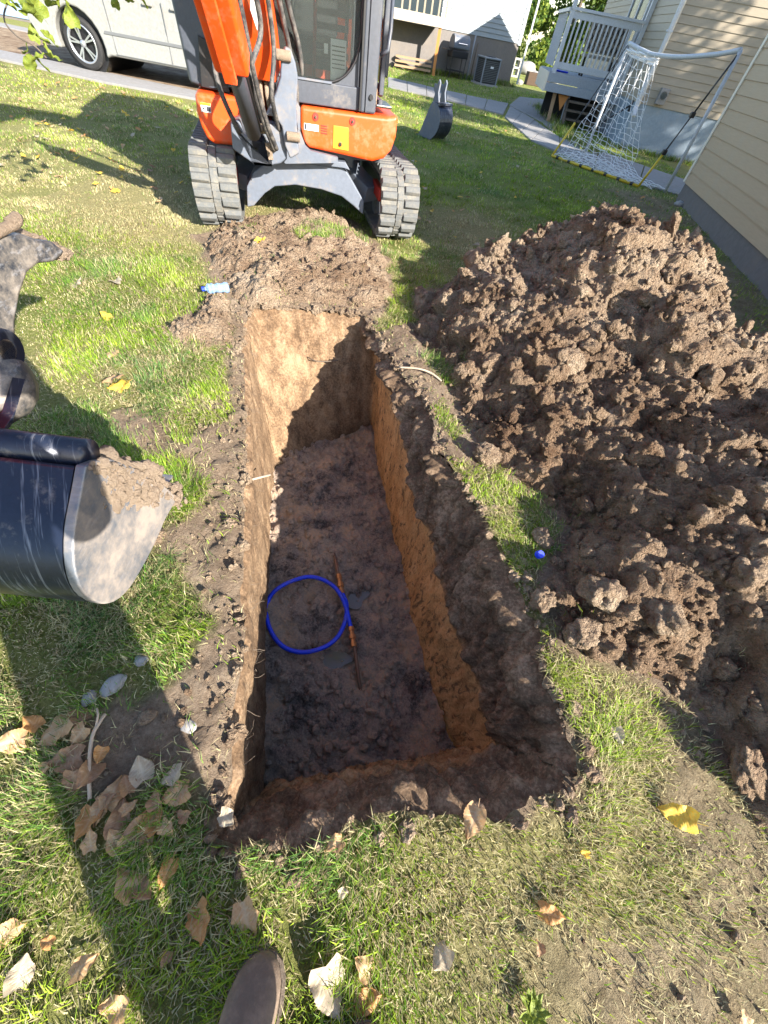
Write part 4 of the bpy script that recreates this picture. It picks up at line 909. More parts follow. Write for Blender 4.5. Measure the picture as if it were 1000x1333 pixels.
# side profile in (x, z); body side is plane y=0, van extends to y=+1.85
def vbody():
    pts = [(-.93, .50), (-.86, .27), (-.62, .22)]
    r = .41; cz = .33
    pts += [(r*math.cos(a), cz+r*1.03*math.sin(a)) for a in np.linspace(math.pi*1.08, -math.pi*.10, 15)]
    pts += [(.5, .24), (2.5, .24)]
    pts += [(3.0+r*math.cos(a), cz+r*1.03*math.sin(a)) for a in np.linspace(math.pi*1.08, -math.pi*.10, 15)]
    pts += [(3.6, .24), (4.05, .3), (4.15, .8), (4.0, 1.1), (3.7, 1.72), (3.3, 1.8), (1.4, 1.78), (.55, 1.55), (-.1, 1.08), (-.8, .88), (-.93, .72)]
    return pts
vb = vbody()
bm = bmesh.new(); n = len(vb)
ts = [0, .06, .2, .5, .8, .94, 1]
rings_ = []
for k, (yy, sx, bow) in enumerate([(.05, .985, 0), (.0, 1, 0), (.0, 1, 0)]): pass
def vring(y_, inset, tum):
    out = []
    for (x_, z_) in vb:
        cxm = 1.6; xx = cxm+(x_-cxm)*(1-inset) if abs(x_-cxm) > 2.2 else x_
        out.append(bm.verts.new((xx, y_+(max(z_-.95, 0)*.28*tum), z_)))
    return out
R1 = vring(.10, .05, 1); R2 = vring(.0, .0, 1); R3 = vring(1.80, .0, -1); R4 = vring(1.70, .05, -1)
R0 = R1
for a_, b_ in ((R1, R2), (R2, R3), (R3, R4)):
    for i in range(n):
        j = (i+1) % n; bm.faces.new((a_[i], a_[j], b_[j], b_[i]))
bm.free()
mb = MB(); L_ = len(vb)
def vr(y_, inset, tum):
    o = []
    for (x_, z_) in vb:
        xx = 1.6+(x_-1.6)*(1-inset) if (x_ < -.55 or x_ > 3.7) else x_
        edge = .06*max(0, (-.55-x_)/.38)*(1 if tum > 0 else -1)
        o.append((xx, y_+edge*2.2+(max(z_-.95, 0)*.28*tum)+(.03*max(0, .42-z_)*tum), z_))
    return o
ra = vr(0, 0, 1); rb = vr(1.8, 0, -1); mb.add(ra+rb, [tuple(range(L_))[::-1], tuple(range(L_, 2*L_))]+[(i, (i+1) % L_, L_+(i+1) % L_, L_+i) for i in range(L_)])
mb.build('body', M['van'], va, bevel=.035, seg=3)
# wheel-arch linings
for wx in (0, 3.0):
    mb = MB(); mb.lathe((wx, .12, .34), (wx, 1.68, .34), [(0, .40), (1, .40)], 26); mb.build('wheel_arch', M['black'], va)
    for yy in (.03, 1.60):
        wh = MB(); wh.lathe((wx, yy, .325), (wx, yy+.20, .325), [(.9, .235), (0, .24), (0, .295), (.12, .325), (.88, .325), (1, .295), (1, .24)], 36, False); wo = wh.build('wheel', M['tyre'], va, smooth=False, bevel=.008)
        if yy < 1:
            rm = MB(); rm.lathe((wx, yy-.004, .325), (wx, yy+.05, .325), [(.9, .215), (0, .222), (0, .245), (1, .245)], 36, False); rm.build('rim', M['alloy'], wo, True)
            dk_ = MB(); dk_.lathe((wx, yy+.075, .325), (wx, yy+.09, .325), [(0, .23), (1, .23)], 28); dk_.build('brake_disc', M['black'], wo)
            for k in range(5):
                for dlt in (-.14, .14):
                    a_ = math.radians(90+k*72+8)+dlt; a2 = math.radians(90+k*72+8)+dlt*.45
                    s_ = MB(); s_.beam((wx+.05*math.cos(a2), yy+.012, .325+.05*math.sin(a2)), (wx+.232*math.cos(a_), yy+.006, .325+.232*math.sin(a_)), .022, .016, (0, 1, 0)); s_.build('spoke', M['alloy'], wo)
            s_ = MB(); s_.lathe((wx, yy-.002, .325), (wx, yy+.03, .325), [(0, .042), (1, .055)], 18); s_.build('hub_cap', M['alloy'], wo, True)
mb = MB(); mb.prism([(.47, -.012, .50), (2.45, -.012, .50), (2.45, -.012, .54), (.50, -.012, .54)], (0, .02, 0)); mb.build('side_moulding', M['trim'], va, bevel=.004)
for x_ in (.62, 1.62, 2.62):
    mb = MB(); mb.box((x_, -.0, .62), (.008, .012, .72)); mb.build('door_seam', M['trim'], va)
mb = MB(); mb.box((1.55, -.0, .275), (1.9, .010, .008)); mb.build('door_seam', M['trim'], va)
for x_ in (1.38, 1.85):
    mb = MB(); mb.box((x_, -.012, .93), (.17, .03, .03)); mb.build('handle', M['van'], va, bevel=.008)
for x0_, x1_ in ((.45, 1.58), (1.66, 2.6), (2.68, 3.4)):
    mb = MB(); mb.prism([(x0_, .06, 1.10), (x1_, .06, 1.10), (x1_-.05, .20, 1.58), (x0_+.35 if x0_ < 1 else x0_, .20, 1.58)], (0, -.015, 0)); mb.build('window', M['black'], va)
mb = MB(); mb.prism([(-.90, .06, .70), (-.62, -.005, .72), (-.60, -.005, .84), (-.84, .06, .83)], (0, -.012, 0)); mb.build('headlight', M['glass'], va)
# ------------------------------------------------------------------ excavator
L0 = P(262, 306)[:2]; R0 = P(539, 324)[:2]; O2 = (L0+R0)/2; YW = math.radians(20.5)
ex = np.array([math.cos(YW), math.sin(YW)]); ey = np.array([-math.sin(YW), math.cos(YW)])
X = tag(empty('mini_excavator', (O2[0], O2[1], 0), YW), 'orange and grey compact excavator on rubber tracks straddling the far end of the hole', 'excavator')
def PE(u, v, ye):
    p = PP(u, v, (O2[0]+ey[0]*ye, O2[1]+ey[1]*ye, 0), (ey[0], ey[1], 0)); q = p[:2]-O2; return np.array([q@ex, ye, p[2]])
def toE(p): q = np.array(p[:2])-O2; return np.array([q@ex, q@ey, p[2]])
def pxprism(pts, ye, dep): return MB().prism([PE(u, v, ye) for u, v in pts], (0, dep, 0))
# tracks
def loop(n, r, yc0=.28, yc1=2.15, zc=.285):
    L = yc1-yc0; per = 2*L+2*math.pi*r; out = []
    for k in range(n):
        s = (k/n)*per
        if s < L: y, z, a = yc0+s, zc-r, 0.
        elif s < L+math.pi*r: t = (s-L)/r; y, z, a = yc1+r*math.sin(t), zc-r*math.cos(t), t
        elif s < 2*L+math.pi*r: t = s-L-math.pi*r; y, z, a = yc1-t, zc+r-.012*math.sin(t/L*math.pi), math.pi
        else: t = (s-2*L-math.pi*r)/r; y, z, a = yc0-r*math.sin(t), zc+r*math.cos(t), math.pi+t
        out.append((y, z, a))
    return out
R_ = .242; lugs = [None]
for sx in (-1, 1):
    tk = empty('track'); tk.parent = X; xc = sx*.80
    n = 108; lp = loop(n, R_); V = []; Fc = []
    for (y, z, a) in lp:
        ny_, nz_ = math.sin(a), -math.cos(a)
        for (xo, ho) in ((-.18, 0), (-.03, .0), (-.03, .012), (.03, .012), (.03, 0), (.18, 0), (.18, -.03), (-.18, -.03)): V.append((xc+xo, y+ny_*ho, z+nz_*ho))
    for k in range(n):
        k2 = (k+1) % n
        for j in range(8): j2 = (j+1) % 8; Fc.append((k*8+j, k*8+j2, k2*8+j2, k2*8+j))
    mb = MB(); mb.add(V, Fc); mb.build('belt', M['rubber'], tk)
    N2 = 54
    for side_ in (-1, 1):
        lp2 = loop(N2*2, R_+.0)
        for k in range(N2):
            y, z, a = lp2[2*k+(1 if side_ > 0 else 0)]
            if lugs[0] is None:
                q = MB(); q.add([(-.075, -.036, -.002), (.075, -.036, -.002), (.075, .036, -.002), (-.075, .036, -.002), (-.068, -.022, .034), (.066, -.026, .034), (.066, .022, .034), (-.068, .018, .034)], [(0, 3, 2, 1), (4, 5, 6, 7), (0, 1, 5, 4), (1, 2, 6, 5), (2, 3, 7, 6), (3, 0, 4, 7)])
                o = q.build('track_lug', M['rubber'], tk, bevel=.006); lugs[0] = o
            else: o = lugs[0].copy(); COL.objects.link(o); o.parent = tk
            o.location = (xc+side_*.107, y+math.sin(a)*.0, z-math.cos(a)*.0); o.rotation_euler = (a+math.pi, 0, 0) if side_ > 0 else (a+math.pi, 0, math.pi*0)
    cb_ = MB()
    for (y, z, a) in loop(N2, R_+.004): cb_.box((xc, y, z), (.055, .05, .03), np.array([[1, 0, 0], [0, math.cos(a), -math.sin(a)], [0, math.sin(a), math.cos(a)]]))
    kind(cb_.build('guide_block', M['rubber'], tk), 'stuff')
    for yy, rr_, nm, mt in ((.28, .19, 'idler', 'dkgrey'), (2.15, .19, 'sprocket', 'dkgrey'), (.75, .10, 'roller', 'grey'), (1.2, .10, 'roller', 'grey'), (1.65, .10, 'roller', 'grey')):
        zc_ = .285 if rr_ > .12 else .15
        mb = MB(); mb.lathe((xc-.10, yy, zc_), (xc+.10, yy, zc_), [(0, rr_*.4), (0, rr_*.92), (.1, rr_), (.9, rr_), (1, rr_*.92), (1, rr_*.4)], 24); mb.build(nm, M[mt], tk, bevel=.006)
        if nm == 'idler': mb = MB(); mb.tube([(xc-sx*.105, yy+.165*math.cos(t), zc_+.165*math.sin(t)) for t in np.linspace(0, 2*math.pi, 26, endpoint=False)], .008, 6, True); mb.build('idler_rim', M['sticker'], tk)
    mb = MB(); mb.box((xc, 1.2, .30), (.16, 1.5, .16)); mb.build('track_frame', M['dkgrey'], tk, bevel=.01)
    mb = MB(); mb.box((xc-sx*.14, .42, .34), (.05, .34, .10)); mb.build('tension_bracket', M['redink'], tk, bevel=.01)
# undercarriage arch
fr = [(352, 208), (400, 212), (448, 218), (456, 230), (465, 246), (474, 262), (473, 280), (460, 268), (445, 256), (419, 247), (385, 241), (358, 243), (345, 252), (331, 268), (322, 270), (321, 243), (330, 224)]
pxprism(fr, .30, .16).build('cross_frame', M['grey'], X, bevel=.012)
pxprism([(350, 202), (450, 211), (456, 222), (448, 219), (400, 213), (350, 209)], .26, .5).build('frame_plate', M['grey'], X, bevel=.006)
MB().beam((-.62, .5, .28), (-.30, .9, .46), .2, .14).build('frame_leg', M['grey'], X, bevel=.01); MB().beam((.62, .5, .28), (.30, .9, .46), .2, .14).build('frame_leg', M['grey'], X, bevel=.01)
MB().beam((-.62, 1.8, .28), (-.30, 1.3, .46), .2, .14).build('frame_leg', M['grey'], X, bevel=.01); MB().beam((.62, 1.8, .28), (.30, 1.3, .46), .2, .14).build('frame_leg', M['grey'], X, bevel=.01)
MB().box((0, 1.15, .45), (.9, 1.0, .14)).build('centre_frame', M['grey'], X, bevel=.02)
MB().lathe((0, 1.15, .50), (0, 1.15, .57), [(0, .42), (1, .42)], 32).build('slew_ring', M['dkgrey'], X)
MB().box((-.02, 1.2, .585), (1.30, 1.8, .05)).build('deck_plate', M['dkgrey'], X, bevel=.01)
MB().tube([(-.2, .5, .49), (-.1, .4, .47), (0, .38, .5), (.12, .45, .47), (.2, .6, .5)], .02, 7).build('hose', M['hose'], X, True)
# orange panels
fp = pxprism([(391, 137), (391, 165), (396, 186), (403, 193), (440, 201), (485, 211), (500, 207), (510, 196), (516, 178), (519, 150), (505, 152), (480, 149)], .22, .85).build('front_panel', M['orange'], X, bevel=.03, seg=4)
for (u, v) in ((411, 152), (459, 158)):
    c = PE(u, v, .215); mb = MB(); mb.lathe(c-[0, .003, 0], c+[0, .02, 0], [(0, .024), (1, .026)], 18); mb.build('bolt_recess', M['redink'], fp)
    mb = MB(); mb.lathe(c+[0, -.014, 0], c+[0, .01, 0], [(0, .009), (1, .012)], 8); mb.build('bolt', M['chrome'], fp)
hp_ = pxprism([(434, 163), (454, 166), (454, 197), (433, 193)], .214, .02).build('hatch', M['orange2'], fp, bevel=.004)
c = PE(443, 188, .205); MB().lathe(c, c+[0, .02, 0], [(0, .014), (1, .018)], 14).build('latch', M['chrome'], hp_)
for k in range(4):
    pxprism([(418, 162.5+k*3.2), (426, 164+k*3.2), (426, 165.3+k*3.2), (418, 163.8+k*3.2)], .215, .02).build('vent_slot', M['redink'], fp)
dc = pxprism([(396, 160), (415, 163), (415, 171.5), (396, 168.5)], .215, .01).build('decal', M['sticker'], fp)
pxprism([(396.6, 160.8), (399.4, 161.2), (399.4, 168.2), (396.6, 167.8)], .2135, .002).build('decal_symbol', M['ink'], dc)
for k in range(3): pxprism([(401, 162.4+k*2), (413.5, 164.4+k*2), (413.5, 165.1+k*2), (401, 163.1+k*2)], .2135, .002).build('decal_line', M['ink'], dc)
lp_ = pxprism([(253, 119), (256, 145), (262, 165), (270, 182), (280, 188), (312, 191), (318, 170), (316, 126), (280, 123)], .28, .95).build('left_panel', M['orange'], X, bevel=.03, seg=4)
sk = pxprism([(261, 133), (274, 135), (275, 147), (262, 145)], .275, .01).build('warning_sticker', M['sticker'], lp_)
pxprism([(261, 133), (273.8, 135), (273.8, 138.2), (261, 136.2)], .2735, .002).build('yellow_band', M['yellowink'], sk)
pxprism([(268.5, 138.5), (274, 139.3), (274.4, 145.5), (269, 144.5)], .2735, .002).build('pictogram', M['ink'], sk)
pxprism([(263.5, 139.5), (266, 139.8), (266.2, 142.5), (263.7, 142.2)], .2735, .002).build('pictogram', M['ink'], sk)
# engine side and counterweight
MB().prism([(-.90, .45, .86), (-.72, .40, .87), (-.42, .40, .88), (-.42, .40, 1.9), (-.86, .5, 1.9), (-.93, .5, 1.3)], (0, 1.3, 0)).build('side_cover', M['dkgrey'], X, bevel=.03)
pxprism([(257, 45), (285, 62), (300, 122), (262, 113)], .385, .03).build('side_grille', M['black'], X, bevel=.006)
MB().prism([(-.86, 1.35, .6), (.78, 1.35, .6), (.80, 1.5, 1.35), (-.88, 1.5, 1.35)], (0, .75, 0)).build('counterweight', M['orange'], X, bevel=.08, seg=4)
MB().prism([(.30, .95, .60), (.755, .95, .60), (.775, .95, .88), (.30, .95, .88)], (0, .6, 0)).build('right_panel', M['orange'], X, bevel=.02)
# cab
cabz = .875
MB().prism([(-.24, .24, cabz), (.54, .24, cabz), (.54, .24, cabz+.13), (-.24, .24, cabz+.13)], (0, .07, 0)).build('cab_front_panel', M['dkgrey'], X, bevel=.008)
px_ = MB(); px_.box((.475, .27, 1.62), (.13, .10, 1.5)); px_.build('cab_pillar', M['dkgrey'], X, bevel=.016)
MB().box((.405, .214, 1.62), (.014, .02, 1.48)).build('pillar_trim', M['black'], X)
MB().box((.455, .214, 1.62), (.010, .014, 1.48)).build('pillar_rib', M['dkgrey'], X)
MB().box((-.27, .30, 1.62), (.07, .10, 1.5)).build('cab_pillar', M['dkgrey'], X, bevel=.012)
MB().box((.50, 1.12, 1.62), (.09, .09, 1.5)).build('cab_pillar', M['dkgrey'], X, bevel=.012); MB().box((-.27, 1.55, 1.62), (.07, .09, 1.5)).build('cab_pillar', M['dkgrey'], X, bevel=.012)
MB().box((.50, 1.55, 1.62), (.09, .09, 1.5)).build('cab_pillar', M['dkgrey'], X, bevel=.012)
MB().box((.12, .92, 2.40), (.96, 1.5, .09)).build('cab_roof', M['orange'], X, bevel=.04)
fil = [(.40, .262, 1.005)]+[(.40-.30*(1-math.cos(t))*1.0 if 0 else .40-.26+.26*math.cos(t), .262, 1.005+.26-.26*math.sin(t)) for t in np.linspace(0, math.pi/2, 9)]
MB().prism(fil, (0, .05, 0)).build('window_corner', M['dkgrey'], X)
MB().tube([(.394, .252, 2.2), (.394, .252, 1.27)]+[(.134+.26*math.cos(t), .252, 1.268-.26*math.sin(t)) for t in np.linspace(.1, math.pi/2, 8)]+[(-.23, .252, 1.008)], .009, 6).build('window_seal', M['black'], X, True)
MB().box((.08, .285, 1.62), (.66, .006, 1.25)).build('windshield', M['glass'], X)
MB().box((-.02, .245, 1.008), (.40, .03, .012)).build('wiper_rail', M['grey'], X)
MB().box((.12, 1.58, 1.6), (.78, .04, 1.46)).build('cab_back', M['interior'], X)
MB().box((.12, .95, .90), (.78, 1.3, .05)).build('cab_floor', M['interior'], X)
MB().box((-.262, .92, 1.25), (.03, 1.2, .72)).build('cab_side', M['interior'], X)
mb = MB()
for k in range(7): mb.box((.22, .62+k*.0, 1.06+k*.07), (.26, .04, .035)); mb.box((-.08, .66, 1.10+k*.06), (.13, .04, .028))
mb.build('pedal_ribs', M['pedal'], X)
MB().box((.12, 1.05, 1.12), (.48, .46, .16)).build('seat', M['interior'], X, bevel=.05); MB().box((.12, 1.32, 1.5), (.46, .14, .66)).build('seat_back', M['interior'], X, bevel=.05)
for x_, n_ in ((-.10, 0), (.06, 1), (.30, 2)):
    MB().tube([(x_, .50, .95), (x_+.02, .46, 1.4), (x_-.02, .44, 1.75)], .014, 7).build('control_lever', M['hose'] if n_ != 1 else mat('red_lever', (.25, .03, .02), .4), X, True)
    MB().lathe((x_-.02, .44, 1.72), (x_-.02, .44, 1.84), [(0, .014), (.4, .03), (1, .02)], 10).build('lever_knob', M['black'], X, True)
MB().box((.24, .34, 1.12), (.12, .004, .21)).build('notice_sheet', M['sticker'], X); MB().box((.145, .34, 1.17), (.03, .004, .05)).build('notice_sheet', M['sticker'], X)
for k in range(6): MB().box((.24, .337, 1.19-k*.022), (.10, .002, .006)).build('notice_line', M['pedal'], X)
# open door folded back
for yy, xx in ((.78, .685), (1.40, .70)): MB().box((xx, yy, 1.68), (.045, .05, 1.5)).build('door_frame', M['dkgrey'], X, bevel=.01)
MB().box((.69, 1.09, .955), (.04, .60, .07)).build('door_frame', M['dkgrey'], X, bevel=.01)
MB().box((.695, 1.09, 1.7), (.008, .58, 1.4)).build('door_glass', M['glass'], X)
MB().box((.72, .86, 1.15), (.05, .10, .22)).build('door_latch', M['dkgrey'], X, bevel=.01)
MB().tube([(.55, .25, 1.19), (.60, .22, 1.22), (.625, .30, 1.32), (.625, .34, 1.6)], .014, 8).build('grab_handle', M['dkgrey'], X, True)
MB().box((.62, .42, .915), (.13, .28, .02)).build('step_plate', M['chrome'], X, bevel=.004)
MB().box((.555, .50, .96), (.06, .16, .10)).build('seat_base', M['wood'], X, bevel=.02)
c = PE(483.5, 127, .205); MB().lathe(c, c+[0, .03, 0], [(0, .016), (1, .02)], 12).build('cap', M['black'], X)
# grey swing frame with a round opening (keyhole polygon)
outer = [(365, 128), (384, 128), (391, 140), (391, 170), (398, 190), (404, 196), (440, 205), (440, 212), (372, 213), (362, 205)]
inner = [(379+9*math.cos(t), 168+18*math.sin(t)) for t in np.linspace(0, 2*math.pi, 15)]
loop_ = outer[:3]+[outer[3]]+[(388, 168)]+inner[::-1][1:]+[(390.8, 170.5)]+outer[4:]
pxprism(loop_, .17, .05).build('swing_frame', M['grey'], X)
MB().box((-.12, .5, .73), (.34, .04, .28)).build('frame_back', M['black'], X)
MB().tube([PE(376, 150, .15), PE(380, 152, .12), PE(381, 172, .12), PE(377, 173, .15)], .006, 6).build('hook', M['chrome'], X, True)
# swing bracket
sbk = pxprism([(371, 60), (379, 64), (385, 82), (388, 100), (386, 140), (387, 165), (390, 200), (378, 207), (371, 190), (367, 165), (358, 152), (346, 150), (352, 138), (360, 118), (365, 100), (366, 78)], -.05, .08).build('swing_bracket', M['grey'], X, bevel=.012)
pxprism([(300, 160), (312, 155), (318, 175), (326, 178), (332, 212), (352, 214), (345, 180), (336, 168), (350, 160), (372, 168), (374, 206), (366, 213), (350, 216), (330, 213), (318, 205), (303, 194)], .0, .14).build('swing_casting', M['grey'], X, bevel=.012)
pxprism([(345, 186), (353, 186), (356, 208), (350, 208)], -.012, .02).build('casting_rib', M['mud'], sbk)
pxprism([(300, 158), (322, 150), (330, 176), (320, 204), (303, 192)], .10, .16).build('swing_ear', M['dkgrey'], X, bevel=.01)
for (u, v) in ((338, 167), (369, 72), (382, 178)):
    c = PE(u, v, -.06); MB().lathe(c-[.05, 0, 0], c+[.05, 0, 0], [(0, .028), (1, .028)], 14).build('pin', M['mud'], X, bevel=.004)
for k, (u, v) in enumerate(((322, 100), (330, 102), (338, 101), (345, 106))):
    c = PE(u+8, v, .10); MB().tube([c, c+[0, -.02, -.08], c+[.01, -.01, -.16]], .016, 7).build('hose_fitting', M['mud'], X, True)
# boom plane
B0 = np.array([-1.5, 4.06, 0]); bd = np.array([.11, -.994, 0]); bw = np.array([.994, .11, 0])
def BQ(s, z, l=0): p = B0+bd*s+bw*l; p[2] = z; return p
def E_(p): return toE(p)
def bprism(sz, l0, l1): return MB().prism([E_(BQ(s, z, l0)) for s, z in sz], E_(BQ(0, 0, l1))-E_(BQ(0, 0, l0)))
lo = [(.06, .98), (.22, 1.33), (.62, 2.2), (1.15, 2.62), (1.8, 2.66), (3.1, 2.20)]; hi = [(3.2, 2.40), (1.75, 2.94), (1.1, 2.94), (.42, 2.45), (-.02, 1.45), (-.16, 1.05)]
bmo = bprism(lo+hi, -.10, .10).build('boom', M['orange'], X, bevel=.012)
bprism([(.045, 1.05), (.30, 1.55), (.33, 1.53), (.075, 1.03)], -.06, .06).build('boom_plate', M['orange'], bmo)
c1, c2 = E_(BQ(.355, 1.34, .02)), E_(BQ(.36, 1.34, .02))
dm_ = MB().prism([E_(BQ(.208, 1.22, .035)), E_(BQ(.245, 1.30, .012)), E_(BQ(.282, 1.38, .035)), E_(BQ(.245, 1.30, .058))], (-.004, -.008, 0)).build('diamond_mark', M['sticker'], bmo)
ca, cb2, cc = E_(BQ(.36, .74, -.02)), E_(BQ(.95, 1.46, -.02)), E_(BQ(1.35, 2.1, -.02))
bc = MB().tube([ca, cb2], .052, 16).build('boom_cylinder', M['dkgrey'], X, True); MB().tube([cb2, cc], .03, 12).build('cylinder_rod', M['chrome'], bc, True)
MB().tube([ca+[.05, .0, .02], cb2+[.05, 0, .02]], .012, 7).build('feed_pipe', M['black'], bc, True)
MB().tube([ca+[-.06, .0, .05], cb2+[-.06, 0, .03]], .010, 7).build('feed_pipe', M['dkgrey'], bc, True)
bprism([(.72, 1.04), (1.30, 1.86), (1.22, 1.96), (.64, 1.14)], -.12, .09).build('cylinder_guard', M['orange'], X, bevel=.02)
bprism([(.735, 1.03), (1.31, 1.85), (1.33, 1.83), (.755, 1.01)], -.055, .02).build('guard_rib', M['orange'], X, bevel=.004)
hs = [[(.10, .62, .06), (.28, .85, .02), (.42, 1.05, .02), (.30, 1.25, .08), (.55, 1.6, .06)], [(-.05, .62, .12), (.10, .78, .10), (.22, .95, .10), (.2, 1.2, .13), (.45, 1.7, .12)], [(-.2, .70, .18), (-.18, .95, .2), (-.12, 1.15, .17), (.1, 1.5, .13), (.4, 2.0, .12)], [(.3, .72, -.14), (.36, .88, -.20), (.34, 1.0, -.24), (.25, 1.08, -.26)], [(-.3, .75, .22), (-.24, 1.1, .23), (-.05, 1.45, .16), (.2, 1.9, .13)], [(.2, .65, .1), (.34, .8, .08), (.46, 1.0, .06), (.6, 1.3, .05), (.85, 1.75, .05)]]
def curve(pts, m=8):
    pts = [np.array(p, float) for p in pts]; pts = [2*pts[0]-pts[1]]+pts+[2*pts[-1]-pts[-2]]; o = []
    for i in range(1, len(pts)-2):
        for t in np.linspace(0, 1, m, endpoint=False):
            a, b, c, d = pts[i-1:i+3]; o.append(.5*((2*b)+(-a+c)*t+(2*a-5*b+4*c-d)*t*t+(-a+3*b-3*c+d)*t**3))
    return o+[pts[-2]]
for h_ in hs: MB().tube(curve([E_(BQ(s, z, l)) for s, z, l in h_]), .017, 8).build('hydraulic_hose', M['hose'], X, True)
# arm, thumb, bucket
arm = bprism([(3.44, .68), (3.54, .70), (3.74, 1.2), (3.56, 2.0), (3.26, 2.5), (3.0, 2.62), (2.95, 2.40), (3.2, 2.05), (3.54, 1.35), (3.52, 1.0), (3.46, .80)], -.02, .14).build('arm', M['orange'], X, bevel=.012)
MB().tube([E_(BQ(1.75, 3.05, .06)), E_(BQ(3.0, 2.62, .06))], .05, 12).build('arm_cylinder', M['dkgrey'], X, True)
def PL(u, v, l):   # point on the vertical plane parallel to the boom, l to its side
    return PP(u, v, B0+bw*l, bw)
th_px = [(-18, 318), (8, 306), (30, 304), (52, 312), (70, 314), (88, 328), (74, 341), (52, 344), (38, 356), (28, 385), (22, 420), (23, 455), (30, 485), (18, 515), (-60, 540), (-90, 420), (-60, 325)]
thb = MB().prism([E_(PL(u, v, .10)) for u, v in th_px], E_(BQ(0, 0, -.04))-E_(BQ(0, 0, .10))).build('thumb', M['thumb'], X, bevel=.012)
mudv = [(-10, 312), (20, 302), (50, 311), (72, 313), (90, 328), (76, 343), (60, 341), (50, 322), (25, 314), (0, 322)]
vv, ff = clodshape(4, 555, .3, .8)
for k, (u, v, s_) in enumerate([(62, 324, .028), (72, 329, .03), (82, 331, .022), (52, 316, .022), (40, 310, .02), (25, 307, .022), (8, 309, .025), (-5, 312, .03)]):
    vv, ff = clodshape(4, 555+k, .6, .45); o = link('stuck_mud', arrmesh('stuck_mud', vv*np.array([1, .9, .6])*s_, ff, M['mud'], True), None, thb); o.location = Vector(E_(PL(u, v, .04)))
c = E_(PL(10, 456, .13)); MB().lathe(c, c+E_(BQ(0, 0, .0))-E_(BQ(0, 0, .05)), [(0, .030), (1, .03)], 16).build('pin', M['mud'], X, bevel=.004)
MB().lathe(c-(E_(BQ(0, 0, 0))-E_(BQ(0, 0, .012)))*.0, c+E_(BQ(0, 0, .0))-E_(BQ(0, 0, .035)), [(0, .05), (1, .055)], 18).build('pin_boss', M['bucket'], X)
vv, ff = clodshape(3, 561, .12, 1.5); o = link('coupler_end', arrmesh('coupler_end', vv*np.array([.05, .09, .07]), ff, M['thumb'], True), None, X); o.location = Vector(E_(PL(8, 500, .10)))
MB().tube(curve([E_(PL(-20, 310, .1)), E_(PL(5, 298, .1)), E_(PL(20, 290, .1)), E_(PL(22, 282, .1)), E_(PL(12, 290, .1))]), .012, 7).build('hose_end', M['mud'], X, True)
LB = .43
side_px = [(112, 606), (106, 640), (97, 690), (97, 735), (108, 770), (130, 785), (150, 783), (170, 765), (192, 728), (208, 695), (216, 676), (232, 648), (208, 626), (170, 606), (145, 597), (128, 600)]
side_px = [tuple(q[:2]) for q in curve([np.array([u, v, 0.]) for u, v in side_px[:12]], 3)]+side_px[12:]
pl_ = [PL(u, v, LB) for u, v in side_px]
NSP = len(side_px)-4
BK_ = empty('bucket'); BK_.parent = X
Wd = .78
dl = E_(BQ(0, 0, 0))-E_(BQ(0, 0, 1.))
def slz(p): return (float((p-B0)@bd), float(p[2]))
prof_ = [slz(p) for p in pl_]
for l in (LB, LB-Wd): MB().prism([E_(BQ(s, z, l)) for s, z in prof_], dl*.024).build('side_plate', M['bucketside'], BK_, bevel=.005, seg=2)
# smooth outer shell curve through the rounded edge of the side plate
rim_ = curve([np.array([s, z, 0]) for s, z in prof_[0:NSP]], 2); sh = MB(); nS = len(rim_)
cs = np.mean(np.array(rim_), axis=0); outv = []
for p in rim_:
    q = cs+(p-cs)*.985; r2 = cs+(p-cs)*.93
    outv += [E_(BQ(q[0], q[1], LB-.026)), E_(BQ(q[0], q[1], LB-Wd+.002)), E_(BQ(r2[0], r2[1], LB-.026)), E_(BQ(r2[0], r2[1], LB-Wd+.002))]
fs_ = []
for i in range(nS-1): a = i*4; b = a+4; fs_ += [(a, a+1, b+1, b), (a+2, b+2, b+3, a+3)]
fs_ += [(0, 2, 3, 1), ((nS-1)*4, (nS-1)*4+1, (nS-1)*4+3, (nS-1)*4+2)]
sh.add(outv, fs_); so_ = sh.build('shell', M['bucket'], BK_, smooth=True)
t0 = prof_[0]; MB().tube([E_(BQ(t0[0]-.045, t0[1]-.012, LB-.02)), E_(BQ(t0[0]-.045, t0[1]-.012, LB-Wd+.02))], .036, 16).build('torque_tube', M['bucket'], BK_, True)
for l in (.16, -.02): bprism([(prof_[0][0]-.02, prof_[0][1]-.03), (prof_[0][0]-.12, prof_[0][1]-.02), (3.40, .74), (3.48, .70)], l, l+.03).build('ear', M['bucket'], BK_, bevel=.004)
tipp = prof_[NSP-1]; t10 = prof_[NSP-3]
bprism([tipp, t10, (t10[0]+.02, t10[1]+.02), (tipp[0]+.02, tipp[1]+.025)], LB-.03, LB-Wd+.03).build('cutting_edge', M['bucketside'], BK_)
for k in range(5):
    l = LB-.05-k*.165; bprism([(tipp[0]+.03, tipp[1]-.01), (tipp[0]-.10, tipp[1]+.0), (tipp[0]+.02, tipp[1]+.03)], l, l-.06).build('tooth', M['bucketside'], BK_, bevel=.004)
for k, (u, v, sx_, s_) in enumerate([(142, 602, 1, .034), (165, 608, 1, .026), (192, 618, 1, .024), (226, 638, 1, .026)]):
    vv, ff = clodshape(3, 580+k, .6, .5); flat_ = k > 4
    o = link('stuck_mud', arrmesh('stuck_mud', vv*np.array([.3 if flat_ else .8, 1, 1])*s_, ff, M['mud'], True), None, BK_); o.location = Vector(E_(PL(u, v, LB+(.004 if flat_ else -.03)))); o.rotation_euler = (0, 0, -YW)

